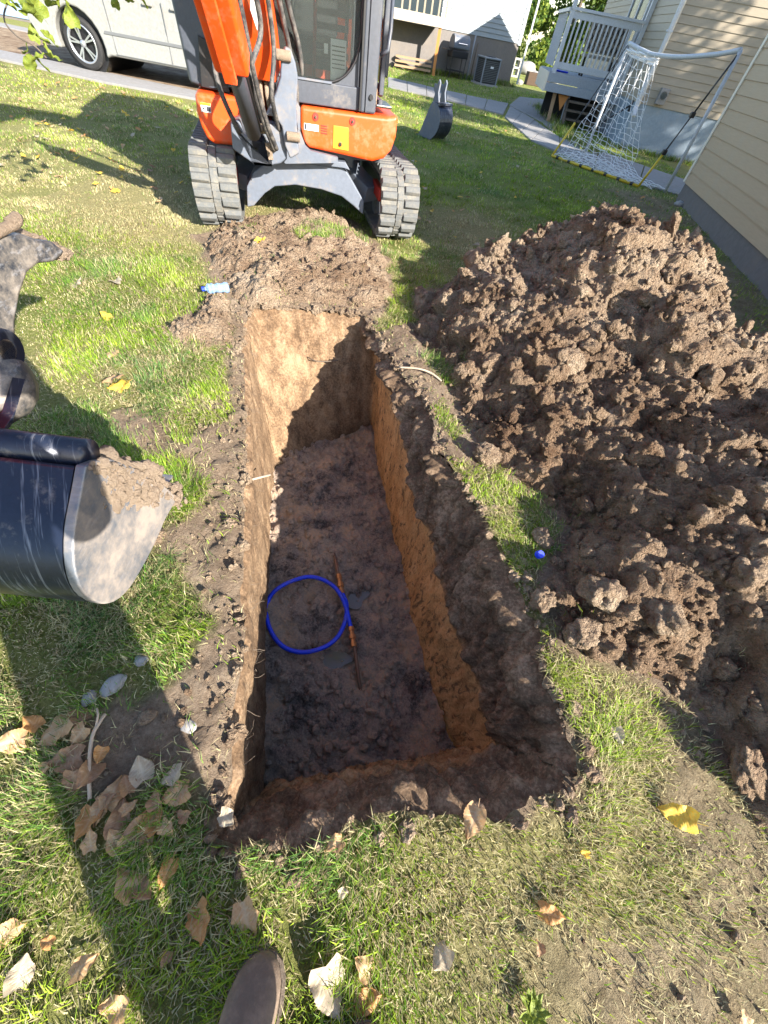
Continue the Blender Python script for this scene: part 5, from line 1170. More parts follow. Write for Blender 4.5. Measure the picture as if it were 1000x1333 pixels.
it = []
for _ in range(260):
    q = E_(PL(RNG.uniform(124, 205), RNG.uniform(612, 655)+RNG.normal(0, 4), LB-.016)); it.append((q, RNG.uniform(.012, .024), 3))
for _ in range(420):
    f = RNG.random(); u_ = np.interp(f, [0, .35, .7, 1], [122, 150, 200, 236]); v_ = np.interp(f, [0, .35, .7, 1], [602, 604, 620, 646]); q = E_(PL(u_+RNG.normal(0, 5), v_+abs(RNG.normal(0, 8)), LB+RNG.uniform(-.05, .004))); it.append((q, RNG.uniform(.004, .013), 2))
v_, f_ = stamp(it); kind(link('mud_crumbs', arrmesh('mud_crumbs', v_, f_, M['mud'], True), None, BK_), 'stuff')

# ------------------------------------------------------------------ water service pipe on the floor
def PF(u, v, dz=.02): p = P(u, v, ZF+dz); return p
ring_px = [(446, 774), (450, 786), (451, 800), (448, 815), (440, 829), (425, 841), (405, 848), (388, 848), (370, 841), (356, 828), (348, 812), (347, 795), (352, 778), (362, 765), (378, 756), (400, 751), (420, 755), (436, 765), (446, 780), (452, 797), (456, 812), (458, 818)]
zs = [.045, .045, .045, .03, .02, .015, .015, .01, .01, .01, .0, -.018, .0, .03, .03, .035, .04, .045, .055, .05, .035, .03]
bp2 = tag(empty('water_pipe'), 'loop of bright blue water pipe joined by brass couplings on the floor of the hole', 'pipe')
cl_ = [q+np.array([math.sin(k*.21)*.004, math.cos(k*.17)*.004, math.sin(k*.11)*.004]) for k, q in enumerate(curve([P(u, v, ZF+z) for (u, v), z in zip(ring_px, zs)], 7))]
MB().tube(cl_, .0132, 12).build('blue_pipe', M['pipe'], bp2, True)
def coupling(a, b): MB().lathe(a, b, [(0, .016), (.12, .019), (.2, .019), (.22, .014), (.4, .014), (.42, .021), (.6, .021), (.62, .014), (.78, .014), (.8, .018), (1, .018)], 8).build('brass_coupling', M['brass'], bp2)
coupling(P(446, 776, ZF+.03), P(441, 748, ZF+.03)); coupling(P(457, 816, ZF+.03), P(461, 842, ZF+.03))
cu = tag(empty('copper_pipe'), 'old mud-covered copper pipe running along the floor either side of the blue loop', 'pipe')
MB().tube(curve([P(441, 749, ZF+.03), P(438, 735, ZF+.025), P(436, 726, ZF-.01), P(434, 716, ZF-.05)]), .010, 10).build('far_length', M['copper'], cu, True)
MB().tube(curve([P(461, 840, ZF+.03), P(464, 858, ZF+.015), P(466, 874, ZF+.0), P(468, 890, ZF-.03), P(470, 900, ZF-.06)]), .010, 10).build('near_length', M['copper'], cu, True)
for k, (u, v, a, b, lb) in enumerate([(464, 775, .09, .11, 'milky puddle beside the upper brass coupling'), (432, 856, .13, .09, 'milky puddle below the blue pipe loop')]):
    p = P(u, v, ZF-.052); t_ = np.linspace(0, 2*math.pi, 26, endpoint=False); rr_ = 1+.18*np.sin(t_*3+k)+.1*np.sin(t_*5)
    mb = MB(); mb.add([(p[0]+a*r*math.cos(t)*.8, p[1]+b*r*math.sin(t)*.8, p[2]) for t, r in zip(t_, rr_)], [tuple(range(26))]); kind(mb.build('puddle', M['muddy_water']), 'structure', lb)

# ------------------------------------------------------------------ boots, person and phone
def boot(o_, yaw, side, parent=None):
    rings_ = [(.00, .012, .028, .0), (.012, .034, .045, 0), (.04, .052, .060, 0), (.08, .060, .068, 0), (.12, .059, .080, 0), (.16, .053, .098, 0), (.20, .048, .12, .0), (.24, .045, .15, .0), (.28, .042, .15, 0), (.305, .02, .12, .0)]
    mb = MB(); n = 18; V = []; 
    for (d_, hw, ht, _) in rings_:
        for k in range(n):
            a = 2*math.pi*k/n; cx_ = math.copysign(abs(math.cos(a))**.8, math.cos(a))*hw; cz = math.copysign(abs(math.sin(a))**.85, math.sin(a)); V.append((cx_+side*.006*math.sin(d_*9), -d_, ht*.5+ht*.5*cz+.012))
    F_ = [(i*n+k, i*n+(k+1) % n, (i+1)*n+(k+1) % n, (i+1)*n+k) for i in range(len(rings_)-1) for k in range(n)]+[tuple(range(n))[::-1], tuple(range((len(rings_)-1)*n, len(rings_)*n))]
    mb.add(V, F_); e_ = mb.build('boot', M['boot'], parent, smooth=True); e_.location = o_; e_.rotation_euler = (0, 0, yaw)
    sub = e_.modifiers.new('s', 'SUBSURF'); sub.levels = 1; sub.render_levels = 2
    so2 = MB(); V = []
    for z_ in (0, .022):
        for (d_, hw, ht, _) in rings_: V.append((hw+.005, -d_, z_))
        for (d_, hw, ht, _) in rings_[::-1]: V.append((-hw-.005, -d_, z_))
    sm_ = MB(); sm_.tube([(hw*.97*sx_, -d_, ht*.42+.012) for sx_ in (1,) for d_, hw, ht, _ in rings_[1:6]], .0022, 5); sm_.tube([(-hw*.97, -d_, ht*.42+.012) for d_, hw, ht, _ in rings_[1:6]], .0022, 5); sm_.tube([(.052*math.cos(a), -.135+.02*math.sin(a), .092-.036*math.cos(a)**2) for a in np.linspace(.25, math.pi-.25, 9)], .0024, 5); sm_.build('seam', M['bark'], e_)
    m_ = len(rings_)*2; so2.add(V, [tuple(range(m_))[::-1], tuple(range(m_, 2*m_))]+[(i, (i+1) % m_, m_+(i+1) % m_, m_+i) for i in range(m_)]); so2.build('sole', M['bark'], e_)
    sh_ = MB(); sh_.tube([(0, -.245, .10), (0, -.25, .2), (0, -.255, .28)], [.05, .055, .06], 16); sh_.build('boot_shaft', M['boot'], e_, True)
    return e_
man = tag(empty('person'), 'person in brown work boots and jeans standing at the near end of the hole', 'person')
toe = P(350, 1238, .03)
boot((toe[0]-.002, toe[1]-.0, 0), math.radians(-2), -1, man)
boot((.21, -.36, 0), math.radians(-12), 1, man)
pts_ = []; eds = []; rad = []
def jn(p, r, par=None):
    pts_.append(p); rad.append(r)
    if par is not None: eds.append((par, len(pts_)-1))
    return len(pts_)-1
ank1 = (toe[0]+.0, toe[1]-.255, .24); ank2 = (.26, -.61, .24)
pel = jn((.24, -.62, .98), .135); ch_ = jn((.20, -.53, 1.22), .135, pel); ch2 = jn((.13, -.42, 1.40), .15, ch_); nk = jn((.09, -.33, 1.52), .058, ch2); hd = jn((.05, -.26, 1.58), .09, nk); hd2 = jn((.05, -.23, 1.67), .085, hd)
for sx, an in ((-1, ank1), (1, ank2)):
    hp2 = jn((.24+sx*.09, -.61, .90), .12, pel); kn = jn(((.20+sx*.09+an[0])/2+.01*sx, (an[1]-.62)/2+.03, .54), .095, hp2); jn(an, .078, kn)
    shd = jn((.12+sx*.19, -.38, 1.38), .062, ch2); el = jn((.0+sx*.27, -.30, 1.14), .045, shd); wr_ = jn((.02+sx*.10, -.10, 1.30), .03, el)
    pm_ = jn((.02+sx*.072, -.075, 1.335), .026, wr_)
    for k in range(4): 
        a = jn((.02+sx*.058, -.062-.012*k, 1.375-.014*k), .0085, pm_); b = jn((.02+sx*.046, -.060-.014*k, 1.388-.016*k), .008, a); jn((.02+sx*.034, -.064-.014*k, 1.386-.016*k), .007, b)
    a = jn((.02+sx*.050, -.10, 1.34), .010, pm_); jn((.02+sx*.030, -.105, 1.352), .009, a)
me = bpy.data.meshes.new('body'); me.from_pydata(pts_, eds, []); bo = bpy.data.objects.new('body', me); COL.objects.link(bo); bo.parent = man
sk_ = bo.modifiers.new('skin', 'SKIN'); ss_ = bo.modifiers.new('sub', 'SUBSURF'); ss_.levels = ss_.render_levels = 2
for i, r in enumerate(rad): me.skin_vertices[0].data[i].radius = (r, r)
me.skin_vertices[0].data[0].use_root = True
dg = bpy.context.evaluated_depsgraph_get(); nm_ = bpy.data.meshes.new_from_object(bo.evaluated_get(dg)); bo.modifiers.clear(); bo.data = nm_
nm_.materials.clear(); [nm_.materials.append(M[k]) for k in ('shirt', 'denim', 'skin')]
for p_ in nm_.polygons:
    c = p_.center; p_.material_index = 1 if c.z < 1.04 and c.y < -.36 else (2 if (c.y > -.16 or c.z > 1.50) else 0); p_.use_smooth = True
MB().lathe((.05, -.24, 1.64), (.05, -.20, 1.77), [(0, .108), (.4, .105), (.8, .08), (1, .02)], 20).build('cap', M['hair'], man, True)
MB().prism([(-.02, -.14, 1.665), (.12, -.14, 1.665), (.105, -.05, 1.635), (.05, -.03, 1.63), (-.005, -.05, 1.635)], (0, 0, .008)).build('cap_brim', M['hair'], man)
for sx in (-1, 1):
    vv, ff = ico(2); o = link('ear', arrmesh('ear', vv*np.array([.012, .02, .032]), ff, M['skin'], True), None, man); o.location = (.05+sx*.095, -.25, 1.59)
    o = link('eye', arrmesh('eye', vv*.013, ff, M['sticker'], True), None, man); o.location = (.05+sx*.033, -.165, 1.61)
o = link('nose', arrmesh('nose', vv*np.array([.015, .025, .028]), ff, M['skin'], True), None, man); o.location = (.05, -.158, 1.575)
ph = C0-AX*.016-yl*.062+xl*.018
Rph = np.column_stack([xl, yl, zl]); pho = tag(MB().box(ph, (.078, .162, .008), Rph).build('phone', M['phone'], bevel=.003), 'black phone held over the hole by the person in brown boots', 'phone')

# ------------------------------------------------------------------ leaves
def leafmat(name, c1, c2, vein):
    m = mat(name, c1, .6, spec=.3); g = NT(m); co = g.coord(); n = g.noise(60, 5, .7, co); n2 = g.noise(18, 3, .6, co)
    c = g.mix(g.ramp(g.math('ADD', g.math('MULTIPLY', n, .4), g.math('MULTIPLY', n2, .6)), [(.38, (0, 0, 0)), (.62, (1, 1, 1))]), c1, c2)
    v = g.attr('vein'); c = g.mix(g.math('MULTIPLY', v, .7), c, vein)
    g.L(c, g.b.inputs['Base Color']); tr = g.n('ShaderNodeBsdfTranslucent'); g.L(c, tr.inputs[0]); ms = g.n('ShaderNodeMixShader'); ms.inputs[0].default_value = .25
    g.L(g.b.outputs[0], ms.inputs[1]); g.L(tr.outputs[0], ms.inputs[2]); g.L(ms.outputs[0], m.node_tree.nodes['Material Output'].inputs[0]); g.bump(v, .4, .002); return m
LM = dict(tan=leafmat('leaf_tan', (.44, .26, .12), (.52, .34, .18), (.52, .40, .26)), pale=leafmat('leaf_pale', (.36, .29, .20), (.44, .37, .27), (.52, .45, .34)), gold=leafmat('leaf_gold', (.72, .42, .03), (.62, .48, .10), (.5, .3, .05)), orange=leafmat('leaf_orange', (.42, .19, .055), (.50, .28, .11), (.55, .34, .17)), brown=leafmat('leaf_brown', (.26, .145, .075), (.36, .215, .12), (.36, .25, .16)), green=leafmat('leaf_green', (.10, .16, .025), (.22, .24, .03), (.2, .26, .06)))
def leafmesh(seed, m, res=22):
    r = np.random.default_rng(seed); k1, k2, k3 = r.uniform(-.4, .6), r.uniform(-.4, .5), r.uniform(-.6, .6); r2 = r.uniform(.3, 1); wid = r.uniform(.36, .48)
    V = []; ve = []; nl_ = res+1; nw_ = 9
    for i in range(nl_):
        t = i/res; w = wid*(math.sin(math.pi*min(t*.93+.07, 1)**.62))**.8*(1-.15*t) if t < 1 else .0
        w *= (1+.03*((i % 2)*2-1)*(t > .12)*(t < .95))*(1+.10*math.sin(t*9+seed)*r2)
        for j in range(nw_):
            u = (j-(nw_-1)/2)/((nw_-1)/2); x = u*w; y = t-.5
            if t < .15: y -= abs(u)*.10*(1-t/.15)
            z = k1*x*x*2.2+k2*(y*y)*.9+k3*x*y*.9+.05*math.sin(7*t+3*u+seed)-.05*(1-abs(u))*0+.05*abs(u)**1.5*math.sin(t*(11+6*r2)+seed)+.012*math.sin(t*31+u*9+seed)
            V.append((x, y, z)); a = abs(((t*7-abs(u)*1.1) % 1)-.5); ve.append(max(1.0 if j == 4 else 0, 1.0 if a > .44 and j != 4 and abs(u) < .9 else 0))
    F = gridfaces(nl_, nw_)
    st = [(0, -.40, .01), (.01, -.50, .02), (.02, -.62, .03), (.05, -.78, .07)]; b0 = len(V)
    for q in st: V += [(q[0]-.009, q[1], q[2]), (q[0]+.009, q[1], q[2]+.006)]; ve += [.4, .4]
    F = np.vstack([F, [[b0+2*k, b0+2*k+1, b0+2*k+3, b0+2*k+2] for k in range(3)]])
    me_ = arrmesh('fallen_leaf', np.array(V), F, LM[m], True, {'vein': np.array(ve)})
    return me_
LMS = {m: [leafmesh(700+i*7+hash_*31, m) for i in range(4)] for hash_, m in enumerate(LM)}
LMSmall = {m: [leafmesh(900+i*5+hash_*17, m, 5) for i in range(3)] for hash_, m in enumerate(LM)}
def gz1(x, y): return float(groundz(np.array([x]), np.array([y]))[0])
def place_leaf(u, v, px, m, label, grp=None, lift=.03, z=None, rz=None, small=False, tilt=.35):
    p = P(u, v, .02 if z is None else z); dep = float((p-C0)@AX); s_ = px*dep/FPX
    me_ = (LMSmall if small else LMS)[m][RNG.integers(3)]
    o = bpy.data.objects.new('fallen_leaf', me_); COL.objects.link(o); o.scale = (s_,)*3
    o.location = (p[0], p[1], (gz1(p[0], p[1]) if z is None else z)+lift); o.rotation_euler = (RNG.uniform(-tilt, tilt), RNG.uniform(-tilt, tilt), RNG.uniform(0, 6.28) if rz is None else rz)
    return tag(o, label, 'leaf', grp)
big = [(69, 953, 46, 'tan', 'large tan leaf on the grass edge at the left, the uppermost of the big pair'), (84, 990, 44, 'brown', 'long brown leaf just below the large tan leaf at the left'), (186, 1000, 32, 'pale', 'pale ribbed leaf tipping over the trodden soil above the leaf cluster'), (150, 1030, 36, 'tan', 'grey-tan leaf above the curled leaf cluster'),
       (157, 1062, 40, 'brown', 'dark curled leaf in the middle of the leaf cluster'), (180, 1078, 36, 'brown', 'brown leaf at the right side of the leaf cluster'), (128, 1060, 28, 'tan', 'tan leaf at the left side of the leaf cluster'), (118, 1092, 28, 'tan', 'small tan leaf at the lower left of the leaf cluster'), (150, 1092, 30, 'tan', 'crumpled leaf at the bottom of the leaf cluster'),
       (166, 1146, 40, 'tan', 'tan leaf with folded tip below the leaf cluster'), (187, 1158, 34, 'brown', 'reddish brown leaf tucked beside the folded tan leaf'), (217, 1139, 32, 'orange', 'orange leaf in the shade right of the folded tan leaf'), (262, 1204, 42, 'orange', 'orange-tan leaf on shaded grass left of the boot'), (323, 1200, 44, 'tan', 'tan leaf just above the boot toe'),
       (225, 1012, 28, 'pale', 'pale crumpled leaf on the soil right of the ribbed leaf'), (219, 1080, 24, 'tan', 'small tan leaf on the sunlit strip between the shadows'), (430, 1290, 56, 'pale', 'largest pale leaf on the grass right of the boot'), (473, 1258, 34, 'tan', 'upright tan leaf right of the largest pale leaf'), (480, 1302, 38, 'orange', 'golden brown leaf at the bottom edge right of the largest pale leaf'),
       (573, 1249, 30, 'pale', 'narrow pale leaf standing in the thin grass near the bottom centre'), (614, 1072, 38, 'tan', 'heart-shaped tan leaf at the near rim of the hole'), (878, 1061, 42, 'gold', 'bright yellow leaf on the grass at the lower right'), (717, 1190, 32, 'orange', 'orange folded leaf in a bare patch at the lower right'), (30, 1262, 34, 'pale', 'pale leaf near the lower left edge'),
       (113, 1254, 32, 'tan', 'tan leaf pair member in the sunlit grass at the lower left'), (148, 1310, 38, 'tan', 'tan leaf at the very bottom left of centre'), (16, 1212, 34, 'tan', 'tan leaf touching the left edge near the bottom'), (434, 1100, 26, 'tan', 'tan leaf half buried on the near rim of the hole'), (298, 1066, 24, 'pale', 'small whitish leaf in the near left corner of the hole'),
       (154, 503, 26, 'gold', 'orange-yellow leaf on the grass left of the hole'), (146, 494, 26, 'tan', 'tan leaf beside the orange-yellow one left of the hole'), (100, 367, 18, 'pale', 'pale leaf on the lawn right of the muddy thumb'), (152, 365, 18, 'pale', 'whitish leaf on bright grass left of the far dirt mound'), (137, 410, 14, 'gold', 'small yellow leaf on the combed grass'),
       (145, 461, 16, 'tan', 'flat tan leaf between the shadow and the hole'), (100, 578, 18, 'tan', 'thin tan leaf in the shadow above the bucket'), (343, 338, 14, 'gold', 'yellow leaf on the dirt mound in front of the excavator'), (10, 967, 34, 'tan', 'tan leaf at the left edge beside the big pair'), (104, 960, 26, 'tan', 'tan leaf right of the large tan leaf at the left'), (448, 1162, 14, 'pale', 'little pale leaf in the sunlit grass near the bottom centre'),
       (215, 1250, 16, 'brown', 'small brown leaf in the dark shaded grass'), (805, 960, 22, 'pale', 'pale crumpled scrap on the grass between hole and pile'), (915, 310, 14, 'tan', 'tan leaf beside the tan house footing'), (940, 400, 14, 'orange', 'orange leaf beside the tan house footing'), (60, 1225, 20, 'orange', 'small orange leaf in the sunlit lower left grass'), (700, 1235, 16, 'brown', 'small brown leaf in the worn lower right corner'), (965, 1330, 20, 'tan', 'tan leaf at the lower right corner'), (760, 1110, 12, 'gold', 'tiny yellow leaf in the thin grass right of centre')]
for u, v, s_, m, lb in big:
    o = place_leaf(u, v, s_*.98, m, lb, None, .022, tilt=.45)
    if (u, v) == (343, 338): o.location.z += .12
CN = dict(tan='tan', gold='yellow', pale='whitish', orange='orange', brown='brown', green='green')
clus = [(100, 930), (60, 1000), (168, 1020), (200, 1062), (140, 1045), (172, 1050), (195, 1090), (112, 1075), (205, 1040), (160, 1100), (238, 1060), (135, 985), (95, 1020), (228, 1035), (120, 1010), (40, 940)]
for k, (u, v) in enumerate(clus): place_leaf(u, v, RNG.uniform(18, 34), ['brown', 'tan', 'brown', 'orange'][k % 4], 'dead leaf in the drift of brown leaves on the trodden soil at the lower left', 'leaves in the lower left drift', .018+.006*(k % 3), tilt=.6)
def scatter(n, x0, x1, y0, y1, label, grp, ok, sz=(.035, .075)):
    c = 0
    while c < n:
        x = RNG.uniform(x0, x1); y = RNG.uniform(y0, y1)
        if not ok(x, y): continue
        m = RNG.choice(['tan', 'gold', 'pale', 'orange', 'tan', 'brown', 'gold']); o = bpy.data.objects.new('fallen_leaf', LMSmall[m][RNG.integers(3)]); COL.objects.link(o)
        o.scale = (RNG.uniform(*sz),)*3; o.location = (x, y, .025); o.rotation_euler = (RNG.uniform(-.4, .4), RNG.uniform(-.4, .4), RNG.uniform(0, 6.28)); cn = CN[m]; tag(o, label.replace('fallen', cn+' fallen'), 'leaf', cn+' '+grp); c += 1
def inpoly(poly): return lambda x, y: sdf(poly, np.array([x]), np.array([y]))[0] < 0
scatter(150, -11, -2.3, 4.2, 9.2, 'small fallen leaf on the lawn left of the excavator', 'fallen leaves left of the excavator', lambda x, y: inpoly(GP((0, 110), (90, 110), (255, 135), (262, 300), (200, 420), (120, 420), (95, 320), (0, 280)))(x, y))
scatter(85, -1, 3.6, 4.8, 12, 'small fallen leaf on the lawn right of the excavator', 'fallen leaves right of the excavator', lambda x, y: inpoly(GP((525, 150), (650, 165), (830, 235), (870, 260), (900, 330), (700, 300), (560, 350), (545, 300), (530, 230)))(x, y))
scatter(34, 2.6, 3.5, 3.2, 9.0, 'small fallen leaf in the dirt along the tan house footing', 'fallen leaves along the footing', lambda x, y: x < 3.42+(y-1.9)*.074-.05)
scatter(22, -7, 2, 12, 20, 'small fallen leaf on the far lawn in front of the pale house', 'fallen leaves on the far lawn', lambda x, y: True)

# ------------------------------------------------------------------ small things
bt = tag(empty('plastic_bottle'), 'crumpled clear plastic bottle with blue cap at the far left corner of the hole', 'bottle')
a, b = P(266, 376, .05), P(298, 374, .05); plm = mat('clear_plastic', (.35, .5, .7), .12); plm.node_tree.nodes['Principled BSDF'].inputs['Transmission Weight'].default_value = .55
MB().lathe(a, b, [(0, .012), (.06, .013), (.16, .034), (.25, .03), (.32, .036), (.42, .024), (.55, .034), (.7, .028), (.85, .036), (.97, .033), (1, .02)], 12).build('bottle_body', plm, bt)
MB().lathe(a-(b-a)*.10, a+(b-a)*.02, [(0, .014), (1, .014)], 12).build('cap', M['pipe'], bt)
cp0 = P(700, 723, .05); tag(MB().lathe((cp0[0], cp0[1], .055), (cp0[0]+.004, cp0[1]-.008, .075), [(0, .017), (0, .013), (.1, .018), (1, .016), (1, .0)], 18).build('bottle_cap', M['pipe']), 'bright blue plastic cap on the grass strip between hole and dirt pile', 'bottle cap')
tw = tag(empty('twig'), 'bare grey twig lying across the trodden soil beside the leaf cluster', 'twig')
MB().tube(curve([P(117, 1040, .02), P(116, 1000, .04), P(120, 960, .05), P(130, 940, .05), P(137, 930, .04)]), [.006]*33 if 0 else .005, 7).build('stem', M['root'], tw, True)
MB().tube([P(124, 950, .05), P(128, 930, .06), P(126, 922, .06)], .003, 6).build('side_shoot', M['root'], tw, True)
for k, (u, v, s_, lb) in enumerate([(183, 860, .018, 'small grey stone on the dark grass left of the hole'), (150, 893, .028, 'flat grey stone slab on the trodden soil at the left'), (119, 910, .020, 'smaller grey stone left of the flat one'), (247, 947, .018, 'light stone near the left rim of the hole'), (195, 935, .02, 'sunlit pale clod on the trodden soil'), (205, 700, .03, 'brown clod under the bucket lip'), (40, 0, .0, '')][:6]):
    p = P(u, v); vv, ff = clodshape(3, 640+k, .25, 1.2); o = link('stone', arrmesh('stone', vv*np.array([1.2, .9, .5])*s_, ff, M['rock'] if k < 4 else M['pile'], True), None); o.location = (p[0], p[1], gz1(p[0], p[1])+s_*.3); o.rotation_euler = (0, 0, k); tag(o, lb, 'stone')
rt = tag(MB().tube(curve([P(352, 618, -.18), P(340, 621, -.10), P(325, 625, -.06)]), .006, 6).build('root', M['root'], smooth=True), 'pale cut root sticking out of the left side of the hole', 'root')
rt = tag(MB().tube(curve([P(520, 478, .05), P(545, 480, .07), P(562, 486, .06), P(575, 496, .04)]), .006, 6).build('root', M['root'], smooth=True), 'pale root lying on the right rim of the hole beside the bright grass tuft', 'root')
rt = tag(MB().tube(curve([P(395, 462, -.3), P(412, 470, -.28), P(432, 470, -.3), P(445, 468, -.32)]), .004, 6).build('root', M['bark'], smooth=True), 'thin dark root loop on the far face of the hole', 'root')
mb = MB()     # fine hair roots hanging from the cut topsoil
for _ in range(240):
    i = RNG.integers(NP_); f = RNG.uniform(.0, .55); p = RIM[i]*(1-f)+Mi[i]*f-nout[i]*.02; p[2] = -.03+(Mi[i, 2]+.03)*f; q = [p]
    d = -nout[i]*.6+RNG.normal(0, .6, 3); d[2] -= .5
    for k in range(4): d = d+RNG.normal(0, .45, 3); q.append(q[-1]+d/np.linalg.norm(d)*RNG.uniform(.006, .018))
    mb.tube(q, RNG.uniform(.0004, .0009), 3, caps=False)
kind(mb.build('hair_roots', M['bark'], recalc=False), 'stuff', 'fine pale roots hanging from the cut soil round the rim')
# sod lumps and clods lining the rim
it = []
for _ in range(900):
    i = RNG.integers(NP_); w_ = 1.0 if NL+NN < i < NL+NN+NR else (.7 if i > NL+NN+NR else .3)
    if RNG.random() > w_: continue
    s_ = .005+.022*RNG.random()**2.4; it.append((RIM[i]+nout[i]*RNG.uniform(-.01, .07)+np.array([0, 0, s_*.2]), s_, 2 if s_ < .014 else 3))
v_, f_ = stamp(it); kind(link('rim_clods', arrmesh('rim_clods', v_, f_, M['pile'], False), None), 'stuff', 'crumbly clods along the rim of the hole')
# weed at the bottom
wd = tag(empty('weed'), 'small broad-leaved green weed at the bottom right of centre', 'weed'); p = P(688, 1312)
for k in range(9):
    a = k*2.4; o = bpy.data.objects.new('leaf', LMS['green'][k % 3]); COL.objects.link(o); o.parent = wd; o.scale = (.022, .045, .03); o.location = (p[0]+.022*math.cos(a+math.pi/2), p[1]+.022*math.sin(a+math.pi/2), .03); o.rotation_euler = (.35, 0, a)

# ------------------------------------------------------------------ trees
def leafcloud(n, centers, lsz, col='green', seed=0):
    r = np.random.default_rng(seed); V = np.zeros((n, 4, 3)); C = np.zeros((n, 4, 3)); cs_ = np.array([c[:3] for c in centers]); rs = np.array([c[3] for c in centers])
    k = r.integers(len(cs_), size=n); d = r.normal(size=(n, 3)); d /= np.linalg.norm(d, axis=1)[:, None]; rr_ = r.random(n)**.45
    p = cs_[k]+d*(rs[k]*rr_)[:, None]; u = r.normal(size=(n, 3)); u /= np.linalg.norm(u, axis=1)[:, None]; v = np.cross(u, r.normal(size=(n, 3))); v /= np.linalg.norm(v, axis=1)[:, None]
    s = lsz*r.uniform(.6, 1.3, n)[:, None]
    V[:, 0] = p-u*s; V[:, 1] = p+v*s*.7; V[:, 2] = p+u*s; V[:, 3] = p-v*s*.7
    b = np.array([.055, .11, .018]); y = np.array([.20, .24, .03]); t = np.clip(r.random(n)**2+fbm(p, .8, 2, seed)*.5, 0, 1)[:, None]; C[:] = (b+(y-b)*t)[:, None, :]
    return V.reshape(-1, 3), np.arange(4*n).reshape(n, 4), C.reshape(-1, 3)
def tree(loc, label, trunk, limbs, centers, n, lsz, seed, nm='tree'):
    t_ = tag(empty(nm, loc), label, 'tree'); MB().tube(curve(trunk[0], 5), np.interp(np.linspace(0, 1, len(curve(trunk[0], 5))), [0, 1], trunk[1]), 10).build('trunk', M['bark'], t_, True)
    for lb_ in limbs: c = curve(lb_, 5); MB().tube(c, np.interp(np.linspace(0, 1, len(c)), [0, 1], [.07, .015]), 7).build('limb', M['bark'], t_, True)
    V, F, C = leafcloud(n, centers, lsz, seed=seed); kind(link('crown', arrmesh('crown', V, F, M['grass'], False, {'tint': C}), None, t_), 'stuff'); return t_
r_ = np.random.default_rng(5)
def puff(c, R, k, s): return [(c[0]+r_.uniform(-1, 1)*R, c[1]+r_.uniform(-1, 1)*R, c[2]+r_.uniform(-.8, .8)*R*.8, r_.uniform(.5, 1)*s) for _ in range(k)]
ct = puff((2.6, 1.4, 5.4), 1.5, 9, .55)+puff((1.0, .6, 5.8), 1.5, 6, .6)
tree((-4.0, .4, 0), 'leafy tree standing left of the hole whose branch hangs in at the top left', ([(0, 0, -.1), (.05, 0, 1.5), (.3, .1, 3), (.5, .1, 4.4), (.4, 0, 6)], (.22, .09)), [[(.3, .1, 3), (1.4, .7, 4.4), (2.6, 1.4, 5.3)], [(.4, .1, 4), (1.2, .3, 5.4), (1.6, .8, 6.3)], [(.3, .1, 3), (1.2, .9, 3.3), (1.75, 1.25, 2.9), (1.72, 1.3, 2.3)]], ct, 5200, .05, 3)
tt_ = puff((-.6, -.2, 5.6), 2.8, 30, .8)
tree((12.2, 7.6, 0), 'leafy tree behind the tan house that dapples the beige wall', ([(0, 0, -.1), (0, 0, 2), (.1, 0, 5)], (.2, .08)), [[(0, 0, 2.5), (1, .6, 4), (1.6, 1, 5.4)], [(0, 0, 3), (-1, -.4, 4.4), (-1.6, -.6, 5.6)]], tt_, 15000, .075, 8)
for k, (x_, y_, R, lb) in enumerate([(6.0, 44, 3.0, 'big dense green tree in the gap between the pale house and the deck'), (11.5, 52, 3.4, 'green tree behind the deck, right of the dense one'), (1.0, 62, 4.0, 'distant tree showing behind the pale house'), (17, 60, 4, 'distant tree farthest to the right behind the deck')]):
    tree((x_, y_, 0), lb, ([(0, 0, -.1), (0, 0, 1.5), (.1, 0, 4)], (.25, .1)), [[(0, 0, 1.2), (.8, .4, 2.5), (1.6, .8, 4)]], puff((0, 0, 3.6), R, 24, R*.42)+puff((0, -1, 1.6), R*.7, 10, R*.36), 16000, .13, 20+k)
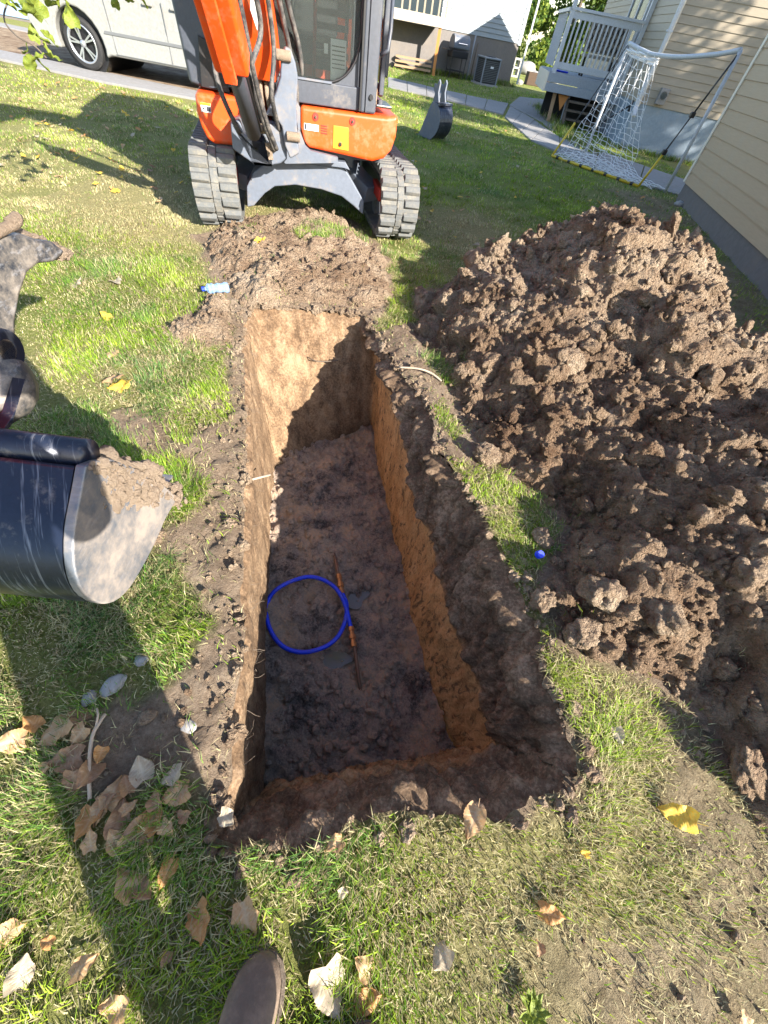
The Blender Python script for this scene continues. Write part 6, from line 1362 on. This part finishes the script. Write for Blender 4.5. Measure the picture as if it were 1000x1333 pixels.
# hanging branch at the top left
hb = tag(empty('hanging_branch'), 'thin branch with green and yellowing leaves hanging in at the top left corner', 'branch')
def RP(u, v, dpt): d = ray(u, v); return C0+d*(dpt/FPX)
MB().tube(curve([RP(150, -160, 2.5), RP(70, -60, 2.4), RP(25, -20, 2.3), RP(5, 20, 2.25), RP(20, 45, 2.2), RP(45, 60, 2.2), RP(60, 75, 2.2)]), .004, 6).build('stem', M['bark'], hb, True)
MB().tube(curve([RP(70, -60, 2.4), RP(60, -15, 2.35), RP(85, 0, 2.3)]), .003, 6).build('stem', M['bark'], hb, True)
MB().tube(curve([RP(70, -60, 2.4), RP(120, -30, 2.4), RP(170, -10, 2.4), RP(185, 0, 2.4)]), .003, 6).build('stem', M['bark'], hb, True)
for k, (u, v, s_) in enumerate([(8, 5, 15), (18, 4, 15), (35, 14, 16), (45, 8, 20), (66, 6, 20), (88, 14, 20), (92, 20, 17), (43, 42, 16), (54, 50, 15), (62, 48, 14), (60, 62, 15), (50, 74, 16), (40, 80, 15), (68, 74, 14), (55, 84, 14), (35, 66, 13), (150, 2, 13), (168, 1, 9), (186, 1, 9), (76, -4, 18), (28, -6, 16), (2, -8, 18)]):
    o = bpy.data.objects.new('leaf', LMS['green'][k % 3]); COL.objects.link(o); o.parent = hb; p = RP(u, v, 2.2+.1*math.sin(k*2)); o.location = p; s_ = s_*1.15*2.25/FPX; o.scale = (s_, s_, s_); o.rotation_euler = (RNG.uniform(-.3, 1.2), RNG.uniform(-.8, .8), RNG.uniform(0, 6.28))
# low weeds along the walls
def tuftrow(name, pts, h, n, label):
    xs = []; 
    pts = np.array(pts); k = RNG.integers(len(pts), size=n); x = pts[k, 0]+RNG.normal(0, .14, n); y = pts[k, 1]+RNG.normal(0, .10, n)
    V, F, C = blades('w', x, y, np.zeros(n), h*RNG.uniform(.4, 1.2, n), np.full(n, .014), tints(x, y, np.full(n, .25), n)*.8, RNG.uniform(.2, .9, n), 3)
    return kind(link(name, arrmesh(name, V, F, M['grass'], False, {'tint': C}), None), 'stuff', label)
def lerp(a, b, n): a = np.array(a[:2]); b = np.array(b[:2]); return [a+(b-a)*t for t in np.linspace(0, 1, n)]
tuftrow('weeds', lerp(F0-nF_*-.15, F1+nF_*.15, 40), .22, 5000, 'low weeds along the base of the far house')
tuftrow('weeds', lerp(A0+nA*.12, A1+nA*.12, 30), .14, 2600, 'low dry weeds along the pale blue foundation')
tuftrow('weeds', lerp(P(725, 170), P(770, 200), 20), .20, 1600, 'weedy bed between the path and the deck steps')
tuftrow('weeds', lerp(P(700, 140), P(725, 165), 14), .2, 900, 'weeds at the edge of the grey concrete pad')
